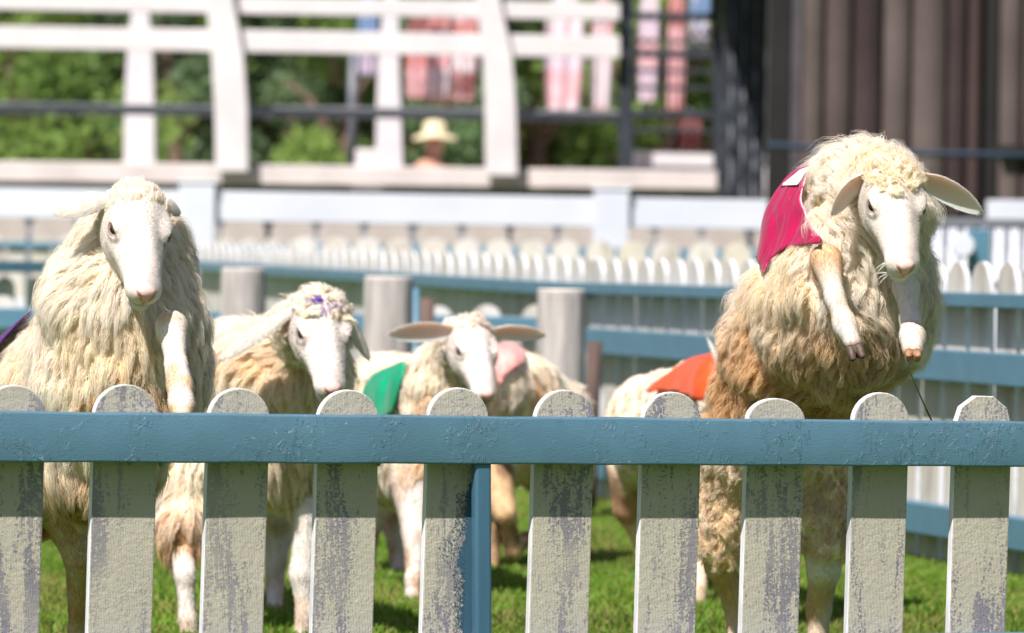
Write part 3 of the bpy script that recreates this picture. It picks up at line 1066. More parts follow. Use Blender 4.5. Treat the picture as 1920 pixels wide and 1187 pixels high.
def wool_locks(P, Nn, flow, L, strands, radius, lift, wave, curl, width, colf, K=6, jitter=0.35, clump=0.75, droop=0.25, superc=1.0, lfac=None):
    n = len(P)
    # neighbouring locks follow a shared, slowly turning direction
    nd = np.stack([vnoise(P, 9, 11), vnoise(P, 9, 12), vnoise(P, 9, 13)], 1) - 0.5
    nd2 = RNG.normal(size=(n, 3)) * 0.22
    g = tangential(flow + nd * 2 * jitter + nd2 * jitter, Nn)
    from mathutils.kdtree import KDTree
    nc = max(1, n // 7)
    cid = RNG.choice(n, nc, replace=False)
    kd = KDTree(nc)
    for q_, ii in enumerate(cid): kd.insert(P[ii], q_)
    kd.balance()
    own = cid[np.array([kd.find(p_)[1] for p_ in P])]
    g = nrm(g * .5 + g[own] * .8)
    g = tangential(g, Nn)
    Lf = 1.0 if lfac is None else lfac(P)
    Ln = L * Lf * (0.65 + 0.7 * RNG.random(n)) * (0.7 + 0.6 * vnoise(P, 22, 3))
    lf = lift * (0.6 + 0.8 * RNG.random(n))
    side = np.cross(Nn, g)
    t = np.linspace(0, 1, K)
    idx = np.repeat(np.arange(n), strands)
    m = len(idx)
    rad = radius * np.sqrt(RNG.random(m)); th = RNG.random(m) * 6.283
    offn = side[idx] * (rad * np.cos(th))[:, None] + g[idx] * (rad * np.sin(th))[:, None] * 0.8
    lz = RNG.random(m)                                     # layer in the lock
    ls = Ln[idx] * (0.72 + 0.4 * RNG.random(m))
    ph = (RNG.random(n) * 6.283)[idx] + RNG.normal(size=m) * 0.5
    phc = (RNG.random(n) * 6.283)[idx] + RNG.normal(size=m) * 0.35
    f = (2.2 + 2.2 * RNG.random(n))[idx]
    T = t[None, :, None]
    Pi = P[idx][:, None]; Ni = Nn[idx][:, None]; Gi = g[idx][:, None]; Si = side[idx][:, None]
    ll = ls[:, None, None]
    up = (lf[idx] * (0.5 + 0.7 * lz))[:, None, None]
    C = Pi + offn[:, None] * (1 - clump * T) + Ni * (ll * up * (2.2 * T - 1.7 * T * T)) + Gi * ll * (0.35 * T + 0.65 * T * T)
    C = C + np.array([0, 0, -1.0]) * ll * droop * T * T
    C = C + (P[own] - P)[idx][:, None] * (.75 * superc) * T ** 1.4
    wv = wave * np.sin(6.283 * f[:, None] * t[None] + ph[:, None]) * np.minimum(1, t * 2)[None]
    C = C + Si * wv[..., None]
    if curl > 0:
        aa = 6.283 * (0.9 + 0.7 * RNG.random(n))[idx][:, None] * t[None] + phc[:, None]
        rr = curl * (t[None] ** 1.3)
        C = C + Si * (rr * np.cos(aa))[..., None] + Ni * (rr * np.sin(aa))[..., None] * 0.8
    dirv = nrm(C[:, -1] - C[:, 0])
    nn = nrm(Nn[idx] + RNG.normal(size=(m, 3)) * 0.45)
    S = nrm(np.cross(dirv, nn))
    wid = width * (0.6 + 0.8 * RNG.random(m))[:, None] * np.array([1.0, 1.05, 1.0, 0.85, 0.6, 0.2] if K == 6 else 1.05 - .85 * np.linspace(0, 1, K) ** 2)[None] * 0.5
    base = colf(P)[idx]
    lockv = (0.93 + 0.14 * RNG.random(n))[own][idx][:, None, None] * (0.93 + 0.14 * RNG.random(m))[:, None, None]
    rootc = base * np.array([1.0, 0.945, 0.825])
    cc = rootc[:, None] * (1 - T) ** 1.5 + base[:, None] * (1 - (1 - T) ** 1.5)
    return ribbons(C, wid, S, cc * lockv)


def short_hairs(P, Nn, flow, L, lift, width, colf):
    n = len(P)
    g = tangential(flow + RNG.normal(size=(n, 3)) * 0.25, Nn)
    ls = L * (0.6 + 0.8 * RNG.random(n))
    t = np.linspace(0, 1, 3)[None, :, None]
    C = P[:, None] + Nn[:, None] * (ls[:, None, None] * lift * t) + g[:, None] * (ls[:, None, None] * t)
    S = nrm(np.cross(g, Nn + RNG.normal(size=(n, 3)) * 0.4))
    wid = width * np.array([1, 0.8, 0.2])[None] * 0.5 * np.ones((n, 1))
    c = colf(P)[:, None] * (0.88 + 0.2 * RNG.random(n))[:, None, None] * np.ones((1, 3, 1))
    return ribbons(C, wid, S, c)


# ------------------------------------------------------------------ sheep
CREAM = np.array(srgb(253, 248, 241)); FACE = np.array(srgb(237, 232, 227)); PINK = np.array(srgb(230, 188, 180)); TAN = np.array(srgb(214, 176, 130)); DUST = np.array(srgb(205, 182, 140))


class Head:
    def __init__(s, O, F, U, scale):
        s.O = np.array(O, float); s.F = nrm(np.array(F, float)); U = np.array(U, float)
        s.U = nrm(U - (U @ s.F) * s.F); s.S = np.cross(s.U, s.F); s.k = scale     # S = animal's left
        s.M = np.stack([s.F, s.S, s.U], 1)

    def p(s, x, y, z): return s.O + s.M @ (np.array([x, y, z], float) * s.k)
    def loc(s, P): return ((P - s.O) @ s.M) / s.k


def head_prims(hd):
    A = []; k = hd.k
    def E(c, r, kk=0.02, op='add'): A.append((ell_fn(hd.p(*c), np.array(r) * k, hd.M), kk * k, op))
    def Cn(a, b, ra, rb, kk=0.02, op='add'): A.append((cone_fn(hd.p(*a), hd.p(*b), ra * k, rb * k), kk * k, op))
    E((.042, 0, -.052), (.075, .055, .058))
    E((.062, 0, -.042), (.058, .043, .037))
    for s in (1, -1):
        E((.078, .044 * s, -.030), (.028, .017, .015), .014)                 # brow
        E((.075, .036 * s, -.085), (.048, .023, .036), .02)                  # cheek
        Cn((.095, .020 * s, -.062), (.205, .012 * s, -.056), .033, .023, .02)
        Cn((.045, .026 * s, -.102), (.190, .007 * s, -.088), .030, .016, .02)
        Cn((.098, .044 * s, -.066), (.140, .031 * s, -.068), .011, .007, .016)  # cheekbone ridge
    E((.140, 0, -.040), (.085, .030, .037), .02)
    E((.190, 0, -.044), (.055, .027, .030), .015)
    E((.226, 0, -.058), (.026, .0345, .028), .014)
    E((.2175, 0, -.0925), (.0270, .0235, .0150), .007)
    E((.246, 0, -.044), (.011, .0185, .016), .007)
    A.append((cone_fn(hd.p(.035, 0, -.075), hd.neck, .058 * k, .080 * k), .03, 'add'))     # neck stump under the wool
    for s in (1, -1):
        E((.090, .0430 * s, -.0410), (.027, .0190, .020), .010)
        E((.086, .0500 * s, -.0270), (.022, .0090, .0065), .006)
        lk = nrm(hd.M @ np.array([.46, .80 * s, .38])); ta = nrm(np.cross(lk, hd.U * .9 + hd.F * .35)); tb = np.cross(ta, lk)
        A.append((ell_fn(hd.p(.0915, .0450 * s, -.0400) + lk * .0185 * k, np.array([.0165, .0085, .0070]) * k, np.stack([ta, lk, tb], 1)), .003 * k, 'sub'))
        Cn((.106, .0480 * s, -.054), (.124, .040 * s, -.062), .0035, .0015, .004, 'sub')   # tear line
        Cn((.2585, .0070 * s, -.0520), (.2500, .0205 * s, -.0370), .0034, .0046, .003, 'sub')   # nostril
        Cn((.2490, .0215 * s, -.0360), (.240, .0270 * s, -.0330), .0036, .0015, .003, 'sub')
        Cn((.2560, .000, -.0800), (.240, .0230 * s, -.0845), .0030, .0028, .002, 'sub')
        Cn((.240, .0230 * s, -.0845), (.200, .034 * s, -.0800), .0028, .0014, .002, 'sub')
    Cn((.2590, 0, -.054), (.2560, 0, -.078), .0024, .0026, .003, 'sub')
    return A


def ear_mesh(base, tip, inner, width, cup=0.9, bend=0.02, thick=0.004, droop=None, na=22, nb=14):
    base = np.array(base, float); tip = np.array(tip, float)
    D_ = tip - base; L = np.linalg.norm(D_); a = D_ / L
    nI = np.array(inner, float); nI = nrm(nI - (nI @ a) * a)
    sd = np.cross(a, nI)
    ts = np.linspace(0, 1, na)
    prof = np.interp(ts, [0, .12, .3, .5, .7, .85, .95, 1.0], [.42, .62, .92, 1.0, .90, .66, .38, .10])
    V = []; C = []
    inner_c = np.array(srgb(246, 212, 202)); rim_c = np.array(srgb(240, 230, 220))
    for layer in (0, 1):
        for i, t in enumerate(ts):
            w = width * prof[i] / 2
            cu = cup * (1.35 - 0.75 * t)
            for j in range(nb + 1):
                u = j / nb * 2 - 1
                an = u * cu
                off = sd * (w * math.sin(an) / math.sin(min(cu, 1.5)) if cu > 0.05 else w * u)
                dep = -w * (math.cos(an) - math.cos(cu)) / max(math.sin(min(cu, 1.5)), .3)
                p = base + a * L * t + off + nI * dep + (droop if droop is not None else np.array([0, 0, -1.0])) * bend * (t * t - t)
                if layer: p = p - nI * thick * (1 - abs(u) ** 6) * (0.6 + 0.4 * (1 - t)) + 0 * p
                V.append(p)
                e = max(abs(u), (t - 0.5) * 2) ** 3
                c = inner_c * (1 - e) + rim_c * e if not layer else rim_c
                C.append(c)
    Q = []
    W_ = nb + 1; off = na * W_
    for i in range(na - 1):
        for j in range(nb):
            q = i * W_ + j
            Q.append((q, q + 1, q + 1 + W_, q + W_)); q += off
            Q.append((q, q + W_, q + 1 + W_, q + 1))
        Q.append((i * W_, i * W_ + W_, i * W_ + W_ + off, i * W_ + off))
        q = i * W_ + nb
        Q.append((q, q + off, q + W_ + off, q + W_))
    for j in range(nb):
        q = (na - 1) * W_ + j
        Q.append((q, q + 1, q + 1 + off, q + off))
    V = np.array(V); Q = np.array(Q)
    return V, Q, np.array(C)


def eye_mesh(hd, s, parent, iris=(150, 96, 48)):
    c = hd.p(.0915, .0450 * s, -.0400); r = .0155 * hd.k
    look = nrm(hd.M @ np.array([.50, .80 * s, .30]))
    nt_, np_ = 28, 32
    upv = nrm(np.cross(look, hd.F)); fw = np.cross(upv, look)
    V = []; C = []; Q = []
    ir = np.array(srgb(*iris))
    for i in range(nt_ + 1):
        th = math.pi * i / nt_
        for j in range(np_):
            p = 2 * math.pi * j / np_
            a, b = math.sin(th) * math.cos(p), math.sin(th) * math.sin(p)
            V.append(c + r * (look * math.cos(th) + fw * a + upv * b))
            slot = abs(b) < 0.16 and abs(a) < 0.42 and math.cos(th) > 0
            if slot: col = (0.004, 0.004, 0.005)
            elif math.sin(th) < 0.80 and math.cos(th) > 0: col = ir * (0.50 + 0.5 * math.cos(th * 3) ** 2)
            elif math.sin(th) < 0.9 and math.cos(th) > 0: col = (0.02, 0.012, 0.01)
            else: col = (0.10, 0.06, 0.05)
            C.append(col)
    for i in range(nt_):
        for j in range(np_):
            Q.append((i * np_ + j, i * np_ + (j + 1) % np_, (i + 1) * np_ + (j + 1) % np_, (i + 1) * np_ + j))
    return np_mesh('eye', np.array(V), np.array(Q), EYE, parent, np.array(C))


def hoof_mesh(pos, down, fwd, size, parent, m=None, res=0.0022):
    """cloven hoof: two toes pointing along down/fwd"""
    down = nrm(np.array(down, float)); fwd = np.array(fwd, float); fwd = nrm(fwd - (fwd @ down) * down); sd_ = np.cross(down, fwd)
    pos = np.array(pos, float); s = size
    v = Vol(pos - s * 2.2, pos + s * 2.2, res)
    for q in (1, -1):
        a = pos + sd_ * q * s * 0.40
        fn = cone_fn(a - down * s * .2, a + down * s * 0.80 + fwd * s * 0.40 + sd_ * q * s * .04, s * 0.50, s * 0.30)
        v.apply(*fn, 0.002)
        fn = cone_fn(a - down * s * .2 - fwd * s * .25, a + down * s * 0.50 - fwd * s * 0.2, s * 0.44, s * 0.36)
        v.apply(*fn, 0.004)
    # flat sole
    cut = pos + down * s * 1.55
    v.apply(lambda P: -((cut - P) @ down.astype(np.float32)) - s * 0.9 * 0 if False else -(((P - (pos + down * s * 0.95)) @ down)), pos - s * 2, pos + s * 2, 0.002, 'sub')
    V, Q = surface_nets(v.v, v.lo, v.h)
    if len(V) == 0: return
    V = smooth_mesh(V, Q, 2)
    return np_mesh('hoof', V, Q, m or HOOF, parent)


def in_poly(pts, poly):
    x, y = pts[:, 0], pts[:, 1]
    r = np.zeros(len(x), bool)
    j = len(poly) - 1
    for i in range(len(poly)):
        xi, yi = poly[i]; xj, yj = poly[j]
        c = ((yi > y) != (yj > y)) & (x < (xj - xi) * (y - yi) / (yj - yi + 1e-12) + xi)
        r ^= c
        j = i
    return r


def make_sheep(sp):
    """sp: dict describing one animal, joints given as world points"""
    root = thing('sheep', sp['base'], sp['label'], 'sheep', sp.get('group'))
    hd = Head(*sp['head'])
    fleece = []; skin = []; allp = []
    for it in sp['fleece']:
        if it[0] == 'c': _, a, b, ra, rb, k = it; f = cone_fn(a, b, ra, rb)
        else: _, c, r, k = it; f = ell_fn(c, r)
        allp.append((f, k)); fleece.append(f[0])
    for leg in sp['legs']:
        for i in range(len(leg) - 1):
            (a, ra), (b, rb) = leg[i], leg[i + 1]
            f = cone_fn(a, b, ra, rb)
            allp.append((f, 0.018)); skin.append(f[0])
    lo = np.min([f[1] for f, k in allp], 0) - 0.04; hi = np.max([f[2] for f, k in allp], 0) + 0.04
    vol = Vol(lo, hi, sp.get('res', 0.007))
    for f, k in allp: vol.apply(f[0], f[1], f[2], k, 'add', 0.07)
    V, Q = surface_nets(vol.v, vol.lo, vol.h)
    V = smooth_mesh(V, Q, 2)
    vn, fn = vnormals(V, Q)
    df = sd_of(V, fleece); ds = sd_of(V, skin)
    isf = (df < ds - sp.get('skin_bias', 0.0))
    # lumpy fleece volume
    V = V + vn * (isf * (vnoise(V, 15, 21) - 0.5) * sp.get('lump', 0.018) + isf * (vnoise(V, 34, 22) - 0.5) * 0.010)[:, None]
    vn, fn = vnormals(V, Q)
    body_v, body_n = V, vn
    tone = sp['tone']
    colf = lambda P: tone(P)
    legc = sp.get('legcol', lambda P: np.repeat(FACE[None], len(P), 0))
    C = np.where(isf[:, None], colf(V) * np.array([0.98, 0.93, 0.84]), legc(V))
    # head
    hd.neck = np.array(sp['fleece'][0][1], float)
    hp = head_prims(hd)
    hs = [f[1] for f, k, o in hp if o == 'add']; hb = [f[2] for f, k, o in hp if o == 'add']
    hv = Vol(np.min(hs, 0) - 0.02, np.max(hb, 0) + 0.02, sp.get('hres', 0.003))
    for f, k, o in hp: hv.apply(f[0], f[1], f[2], k, o, 0.02)
    HV, HQ = surface_nets(hv.v, hv.lo, hv.h)
    HV = smooth_mesh(HV, HQ, 1, 0.4)
    hn, _ = vnormals(HV, HQ)
    HL = hd.loc(HV)
    x, y, z = HL[:, 0], HL[:, 1], HL[:, 2]
    sm = lambda e0, e1, t: np.clip((t - e0) / (e1 - e0), 0, 1) ** 2 * (3 - 2 * np.clip((t - e0) / (e1 - e0), 0, 1))
    hc = np.repeat(FACE[None], len(HV), 0)
    yw = np.interp(z, [-.082, -.066, -.050, -.036, -.025], [.002, .007, .016, .021, .016])
    pinkm = sm(.234, .244, x) * (1 - sm(yw - .004, yw + .008, np.abs(y))) * sm(-.086, -.078, z)
    pinkm = np.maximum(pinkm, 0.45 * sm(.15, .22, x) * (1 - sm(.008, .022, np.abs(y))) * sm(-.035, -.015, z))
    hc = hc * (1 - pinkm[:, None]) + PINK * pinkm[:, None]
    # dark skin inside nostrils, at the lip line and round the eyes
    def near(c, r):
        return np.clip(1 - np.linalg.norm(np.stack([x - c[0], np.abs(y) - c[1], z - c[2]], 1), axis=1) / r, 0, 1)
    e = np.linalg.norm(np.stack([(x - .1000) / .0200, (np.abs(y) - .059) / .013, (z + .034) / .0105], 1), axis=1)
    rim = 1 - sm(0.86, 1.12, e)
    hc = hc * (1 - rim[:, None] * 0.8) + np.array(srgb(84, 56, 50)) * rim[:, None] * 0.8
    tl = np.minimum(1, near((.120, .048, -.042), .010) * 1.6)
    hc = hc * (1 - tl[:, None] * 0.6) + np.array(srgb(140, 100, 88)) * tl[:, None] * 0.6
    nz = np.maximum(near((.254, .015, -.042), .0085), near((.259, 0, -.06), .010) * 0.5)
    nz = np.minimum(1, nz * 2.0)
    dd = np.abs(z + .037 + (np.abs(y) - .0205) * -1.1) * 1.0
    slit = sm(.240, .247, x) * np.clip(1 - dd / .0042, 0, 1) * (np.abs(y) > .005) * (np.abs(y) < .024)
    nz = np.maximum(nz * .6, slit)
    phl = sm(.245, .25, x) * np.clip(1 - np.abs(y) / .0028, 0, 1) * sm(-.08, -.076, z) * (1 - sm(-.058, -.054, z))
    nz = np.maximum(nz, phl * .8)
    hc = hc * (1 - nz[:, None] * 0.85) + np.array(srgb(120, 62, 62)) * nz[:, None] * 0.85
    lip = sm(.195, .22, x) * np.clip(1 - np.abs(z + .0815) / .0060, 0, 1)
    hc = hc * (1 - lip[:, None] * 0.65) + np.array(srgb(120, 84, 80)) * lip[:, None] * 0.65
    if sp.get('dark_mouth'):
        dm = sm(.228, .246, x) * sm(.05, .066, -z)
        hc = hc * (1 - dm[:, None] * 0.7) + np.array(srgb(110, 100, 110)) * dm[:, None] * 0.7
    if sp.get('face_dirt'):
        dn = sm(.35, .75, vnoise(HV, 28, 31)) * 0.25
        hc = hc * (1 - dn[:, None]) + DUST * dn[:, None]
    mt_ = 0.90 + 0.12 * vnoise(HV, 30, 88) + 0.05 * (vnoise(HV, 120, 89) - .5)
    pk_ = sm(.55, .85, vnoise(HV, 24, 90)) * .16
    hc = (hc * (1 - pk_[:, None]) + PINK * pk_[:, None]) * mt_[:, None]
    Vs = [V, HV]; Qs = [Q, HQ + len(V)]; Cs = [C, hc]; Ms = [np.zeros(len(Q)), np.zeros(len(HQ))]
    nV = len(V) + len(HV)
    ears = []
    for (bs, tip, inner, wd, kw) in sp['ears']:
        eV, eQ, eC = ear_mesh(bs, tip, inner, wd, **kw)
        Vs.append(eV); Qs.append(eQ + nV); Cs.append(eC); Ms.append(np.ones(len(eQ))); nV += len(eV)
        ears.append((eV, eQ, eC))
    body = np_mesh('body', np.concatenate(Vs), np.concatenate(Qs), [SKIN, EAR], root, np.concatenate(Cs), True, np.concatenate(Ms))
    for s in (1, -1): eye_mesh(hd, s, root, sp.get('iris', (150, 96, 48)))
    # vest: cloth wrapped over the body
    vestmask = np.zeros(len(V), bool)
    if sp.get('vest'):
        vs_ = sp['vest']
        VV, VQ = surface_nets(vol.v, vol.lo, vol.h, vs_.get('off', 0.03))
        VV = smooth_mesh(VV, VQ, 4)
        vvn, _ = vnormals(VV, VQ)
        VV = VV + vvn * ((vnoise(VV * np.array([1, 1, .5]), 18, 41) - 0.5) * vs_.get('wr', 0.016))[:, None]
        inside = in_poly(PX(VV), vs_['poly'])
        if 'yr' in vs_: inside &= (VV[:, 1] > vs_['yr'][0]) & (VV[:, 1] < vs_['yr'][1])
        keep = inside[VQ].all(1)
        q = VQ[keep]
        # largest connected piece only
        lab = np.arange(len(VV))
        for _ in range(400):
            mn = lab[q].min(1); new = lab.copy()
            np.minimum.at(new, q.ravel(), np.repeat(mn, 4))
            new = new[new]
            if (new == lab).all(): break
            lab = new
        if len(q):
            comp = lab[q[:, 0]]; vals, cnts = np.unique(comp, return_counts=True)
            cand = [v_ for v_, c_ in zip(vals, cnts) if c_ > .25 * cnts.max()]
            best = min(cand, key=lambda v_: VV[q[comp == v_]].reshape(-1, 3)[:, 1].mean())
            q = q[comp == best]
            from collections import defaultdict
            ed = np.concatenate([q[:, [0, 1]], q[:, [1, 2]], q[:, [2, 3]], q[:, [3, 0]]]); es = np.sort(ed, 1)
            uq, cn = np.unique(es, axis=0, return_counts=True)
            bd = uq[cn == 1]
            adj = defaultdict(list)
            for a_, b_2 in bd: adj[a_].append(b_2); adj[b_2].append(a_)
            bi = np.array([a_ for a_ in adj if len(adj[a_]) == 2]); bn_ = np.array([adj[a_] for a_ in bi])
            for _ in range(14): VV[bi] = VV[bi] * .4 + (VV[bn_[:, 0]] + VV[bn_[:, 1]]) * .3
            E_ = np.concatenate([es, es[:, ::-1]])
            used = np.unique(q); rm = np.full(len(VV), -1); rm[used] = np.arange(len(used))
            vo = np_mesh('racing_vest', VV[used], rm[q], vs_['mat'], root)
            so_ = vo.modifiers.new('cloth_thickness', 'SOLIDIFY'); so_.thickness = 0.003; so_.offset = 1
            # hem cord on the open edge
            seen = set(); loops = []
            for st in adj:
                if st in seen: continue
                lp = [st]; seen.add(st); cur = st
                while True:
                    nx = [n_ for n_ in adj[cur] if n_ not in seen]
                    if not nx: break
                    cur = nx[0]; seen.add(cur); lp.append(cur)
                if len(lp) > 40: loops.append(lp)
            if loops and vs_.get('hem'):
                lp = max(loops, key=len)
                pts = VV[lp]
                # smooth the staircase edge
                for _ in range(2):
                    pts = (np.roll(pts, 1, 0) + np.roll(pts, -1, 0) + pts) / 3
                pts = pts[::2] + 0
                MB().tube([p for p in pts], vs_['hem'][0], 6).build('hem', vs_['hem'][1], vo, 0, True)
            if vs_.get('digit'):
                bvh = BVHTree.FromPolygons([Vector(p) for p in VV[used]], [tuple(int(i_) for i_ in f_) for f_ in rm[q]])
                for (quad, mt, lift_, nm) in vs_['digit']:
                    g_ = 14
                    GV = []
                    for i in range(g_ + 1):
                        for j in range(g_ + 1):
                            u, w = i / g_, j / g_
                            p = (np.array(quad[0]) * (1 - u) + np.array(quad[1]) * u) * (1 - w) + (np.array(quad[3]) * (1 - u) + np.array(quad[2]) * u) * w
                            v = CR @ np.array([(p[0] - 960.0) / FPX, -(p[1] - 593.5) / FPX, -1.0]); v = Vector(nrm(v))
                            h_ = bvh.ray_cast(Vector(CO), v)
                            GV.append((h_[0] - v * lift_) if h_[0] is not None else None)
                    good = [i for i, p in enumerate(GV) if p is not None]
                    rm2 = {g2: k for k, g2 in enumerate(good)}
                    fs_ = []
                    for i in range(g_):
                        for j in range(g_):
                            c4 = (i * (g_ + 1) + j, (i + 1) * (g_ + 1) + j, (i + 1) * (g_ + 1) + j + 1, i * (g_ + 1) + j + 1)
                            if all(c_ in rm2 for c_ in c4): fs_.append(tuple(rm2[c_] for c_ in c4))
                    if fs_:
                        dg = MB().add([GV[g2] for g2 in good], fs_).build(nm, mt, vo, 0, True)
                        mm = dg.modifiers.new('thick', 'SOLIDIFY'); mm.thickness = 0.0015
        vestmask = in_poly(PX(V), vs_['poly'])
        if 'yr' in vs_: vestmask &= (V[:, 1] > vs_['yr'][0]) & (V[:, 1] < vs_['yr'][1])
    # fleece
    wl = sp['wool']
    lowmask = isf & ~vestmask
    # keep fleece off the face area
    hlv = hd.loc(V)
    P, Nn = sample_surface(V, Q, vn, lowmask.astype(float), wl['space'])
    hl = hd.loc(P)
    ok = ~((hl[:, 0] > 0.06) & (np.abs(hl[:, 1]) < 0.075) & (hl[:, 2] > -0.12) & (hl[:, 0] < 0.3))
    for (bs, tip, *_r) in sp['ears']:
        a_ = np.array(bs, float); d_ = np.array(tip, float) - a_
        tt = np.clip(((P - a_) @ d_) / (d_ @ d_), 0, 1)
        ok &= np.linalg.norm(P - a_ - tt[:, None] * d_, axis=1) > sp.get('ear_clear', .03)
    P, Nn = P[ok], Nn[ok]
    flow = wl['flow'](P, Nn)
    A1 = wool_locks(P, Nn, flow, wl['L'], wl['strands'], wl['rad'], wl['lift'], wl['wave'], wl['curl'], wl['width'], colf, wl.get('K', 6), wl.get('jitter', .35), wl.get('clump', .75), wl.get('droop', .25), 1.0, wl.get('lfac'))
    parts = [A1]
    # loose single wisps
    if wl.get('wisps'):
        i = RNG.choice(len(P), min(len(P), wl['wisps']), replace=False)
        parts.append(wool_locks(P[i], Nn[i], flow[i], wl['L'] * 1.05, 2, 0.002, wl['lift'] * 1.5, wl['wave'] * 1.5, wl['curl'] * 1.5, wl['width'] * 0.6, colf, wl.get('K', 6), .7, .2, .1))
    # woolly poll
    cp = sp['cap']
    HLn = HL.copy(); HLn[:, 0] += (vnoise(HV, 55, 77) - .5) * .035
    capm = cp['fn'](HLn) > 0.5
    P2, N2 = sample_surface(HV, HQ, hn, capm.astype(float), cp['space'])
    if len(P2):
        fl = np.repeat((-hd.F * 0.3 - hd.U * 0.0)[None], len(P2), 0) + RNG.normal(size=(len(P2), 3)) * 0.5 if cp.get('curly') else np.repeat((-hd.F)[None], len(P2), 0) + hd.S[None] * (hd.loc(P2)[:, 1:2] * 8)
        parts.append(wool_locks(P2, N2, fl, cp['L'], cp['strands'], cp['rad'], cp['lift'], cp['wave'], cp['curl'], wl['width'] * cp.get('wk', 1), lambda q: cp['col'](q, hd), 6, .5, .6, 0.0))
    off = 0; VV_ = []; QQ_ = []; CC_ = []
    for v_, q_, c_ in parts:
        VV_.append(v_); QQ_.append(q_ + off); CC_.append(c_); off += len(v_)
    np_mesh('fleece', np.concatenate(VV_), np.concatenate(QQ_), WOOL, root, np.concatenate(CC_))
    # short coat on face, ears and legs
    st = sp['coat']
    facem = (HL[:, 0] > -0.02) & (e > 1.05) & ~((pinkm > .5) & (x > .22)) & ~((x > .2) & (np.abs(z + .081) < .006))
    hcF = lambda q: FACEcol(q, hd)
    P3, N3 = sample_surface(HV, HQ, hn, facem.astype(float), st['space'])
    hl3 = hd.loc(P3)
    fl = -hd.F[None] + hd.S[None] * np.clip(hl3[:, 1:2] * 10, -1, 1) * 0.8 + hd.U[None] * -0.2
    Lh = st['L']
    lk = np.clip(1.25 - hl3[:, 0] / .26, .35, 1)
    pr = [short_hairs(P3, N3, fl, Lh * lk, .30, st['w'], lambda q: FACE[None] * np.ones((len(q), 1)) * (0.97 + 0 * q[:, :1]))]
    P4, N4 = sample_surface(V, Q, vn, (~isf).astype(float), st['space'] * 1.5)
    pr.append(short_hairs(P4, N4, np.repeat(np.array([[0, 0, -1.0]]), len(P4), 0), Lh * 1.1, .25, st['w'] * 1.2, legc))
    for eV, eQ, eC in ears:
        en, _ = vnormals(eV, eQ)
        n0 = len(eV) // 2
        m = np.zeros(len(eV)); m[n0:] = 1
        P5, N5 = sample_surface(eV, eQ, en, m, st['space'] * 1.1)
        a_ = eV[n0 - 8] - eV[7]
        if len(P5): pr.append(short_hairs(P5, N5, np.repeat(nrm(a_)[None], len(P5), 0), Lh, .3, st['w'], lambda q: np.repeat(FACE[None] * .98, len(q), 0)))
    off = 0; VV_ = []; QQ_ = []; CC_ = []
    for v_, q_, c_ in pr:
        VV_.append(v_); QQ_.append(q_ + off); CC_.append(c_); off += len(v_)
    np_mesh('short_coat', np.concatenate(VV_), np.concatenate(QQ_), WOOL, root, np.concatenate(CC_))
    # whiskers
    if sp.get('whiskers'):
        for k in range(26):
            s = 1 if k < 13 else -1
            if k in (0, 13): mb = MB()
            a_ = hd.p(random.uniform(.21, .245), s * random.uniform(.024, .034), random.uniform(-.085, -.06))
            o_ = hd.M @ np.array([random.uniform(-.2, .6), s * random.uniform(.4, 1), random.uniform(-1, .2)]); o_ = nrm(o_)
            l_ = random.uniform(.015, .035)
            mb.tube([a_, a_ + o_ * l_ * .5, a_ + o_ * l_ + np.array([0, 0, -.004])], [.0004, .0003, .0001], 4)
            if k in (12, 25): mb.build('whiskers', WHISK, root)
    for hf in sp.get('hooves', []):
        hoof_mesh(hf[0], hf[1], hf[2], hf[3], root, hf[4] if len(hf) > 4 else None, hf[5] if len(hf) > 5 else 0.003)
    return root


def FACEcol(q, hd): return np.repeat(FACE[None], len(q), 0)


WHISK, _, _ = mat('whisker_hair', (0.85, 0.82, 0.75), 0.5)


def leg(*a): return [(np.array(p, float), r) for p, r in a]


def lerpc(a, b, t): return a[None] * (1 - t[:, None]) + b[None] * t[:, None]


def sstep(a, b, t):
    t = np.clip((t - a) / (b - a), 0, 1); return t * t * (3 - 2 * t)


GOLD = np.array(srgb(236, 202, 150)); DGOLD = np.array(srgb(214, 180, 132)); YEL = np.array(srgb(250, 240, 219))
CURLY = dict(L=.020, strands=14, rad=.0055, lift=.75, wave=.0015, curl=.0045, space=.0062, curly=True, wk=.9)


def cap_fn(x1, yw=.09, z0=-.07):
    return lambda H: (((H[:, 0] < x1) & (H[:, 2] > z0) & (np.abs(H[:, 1]) < yw)) | (H[:, 0] < .005) | ((H[:, 0] < .05) & (H[:, 2] < -.085)) | (H[:, 2] < -.15)).astype(float)


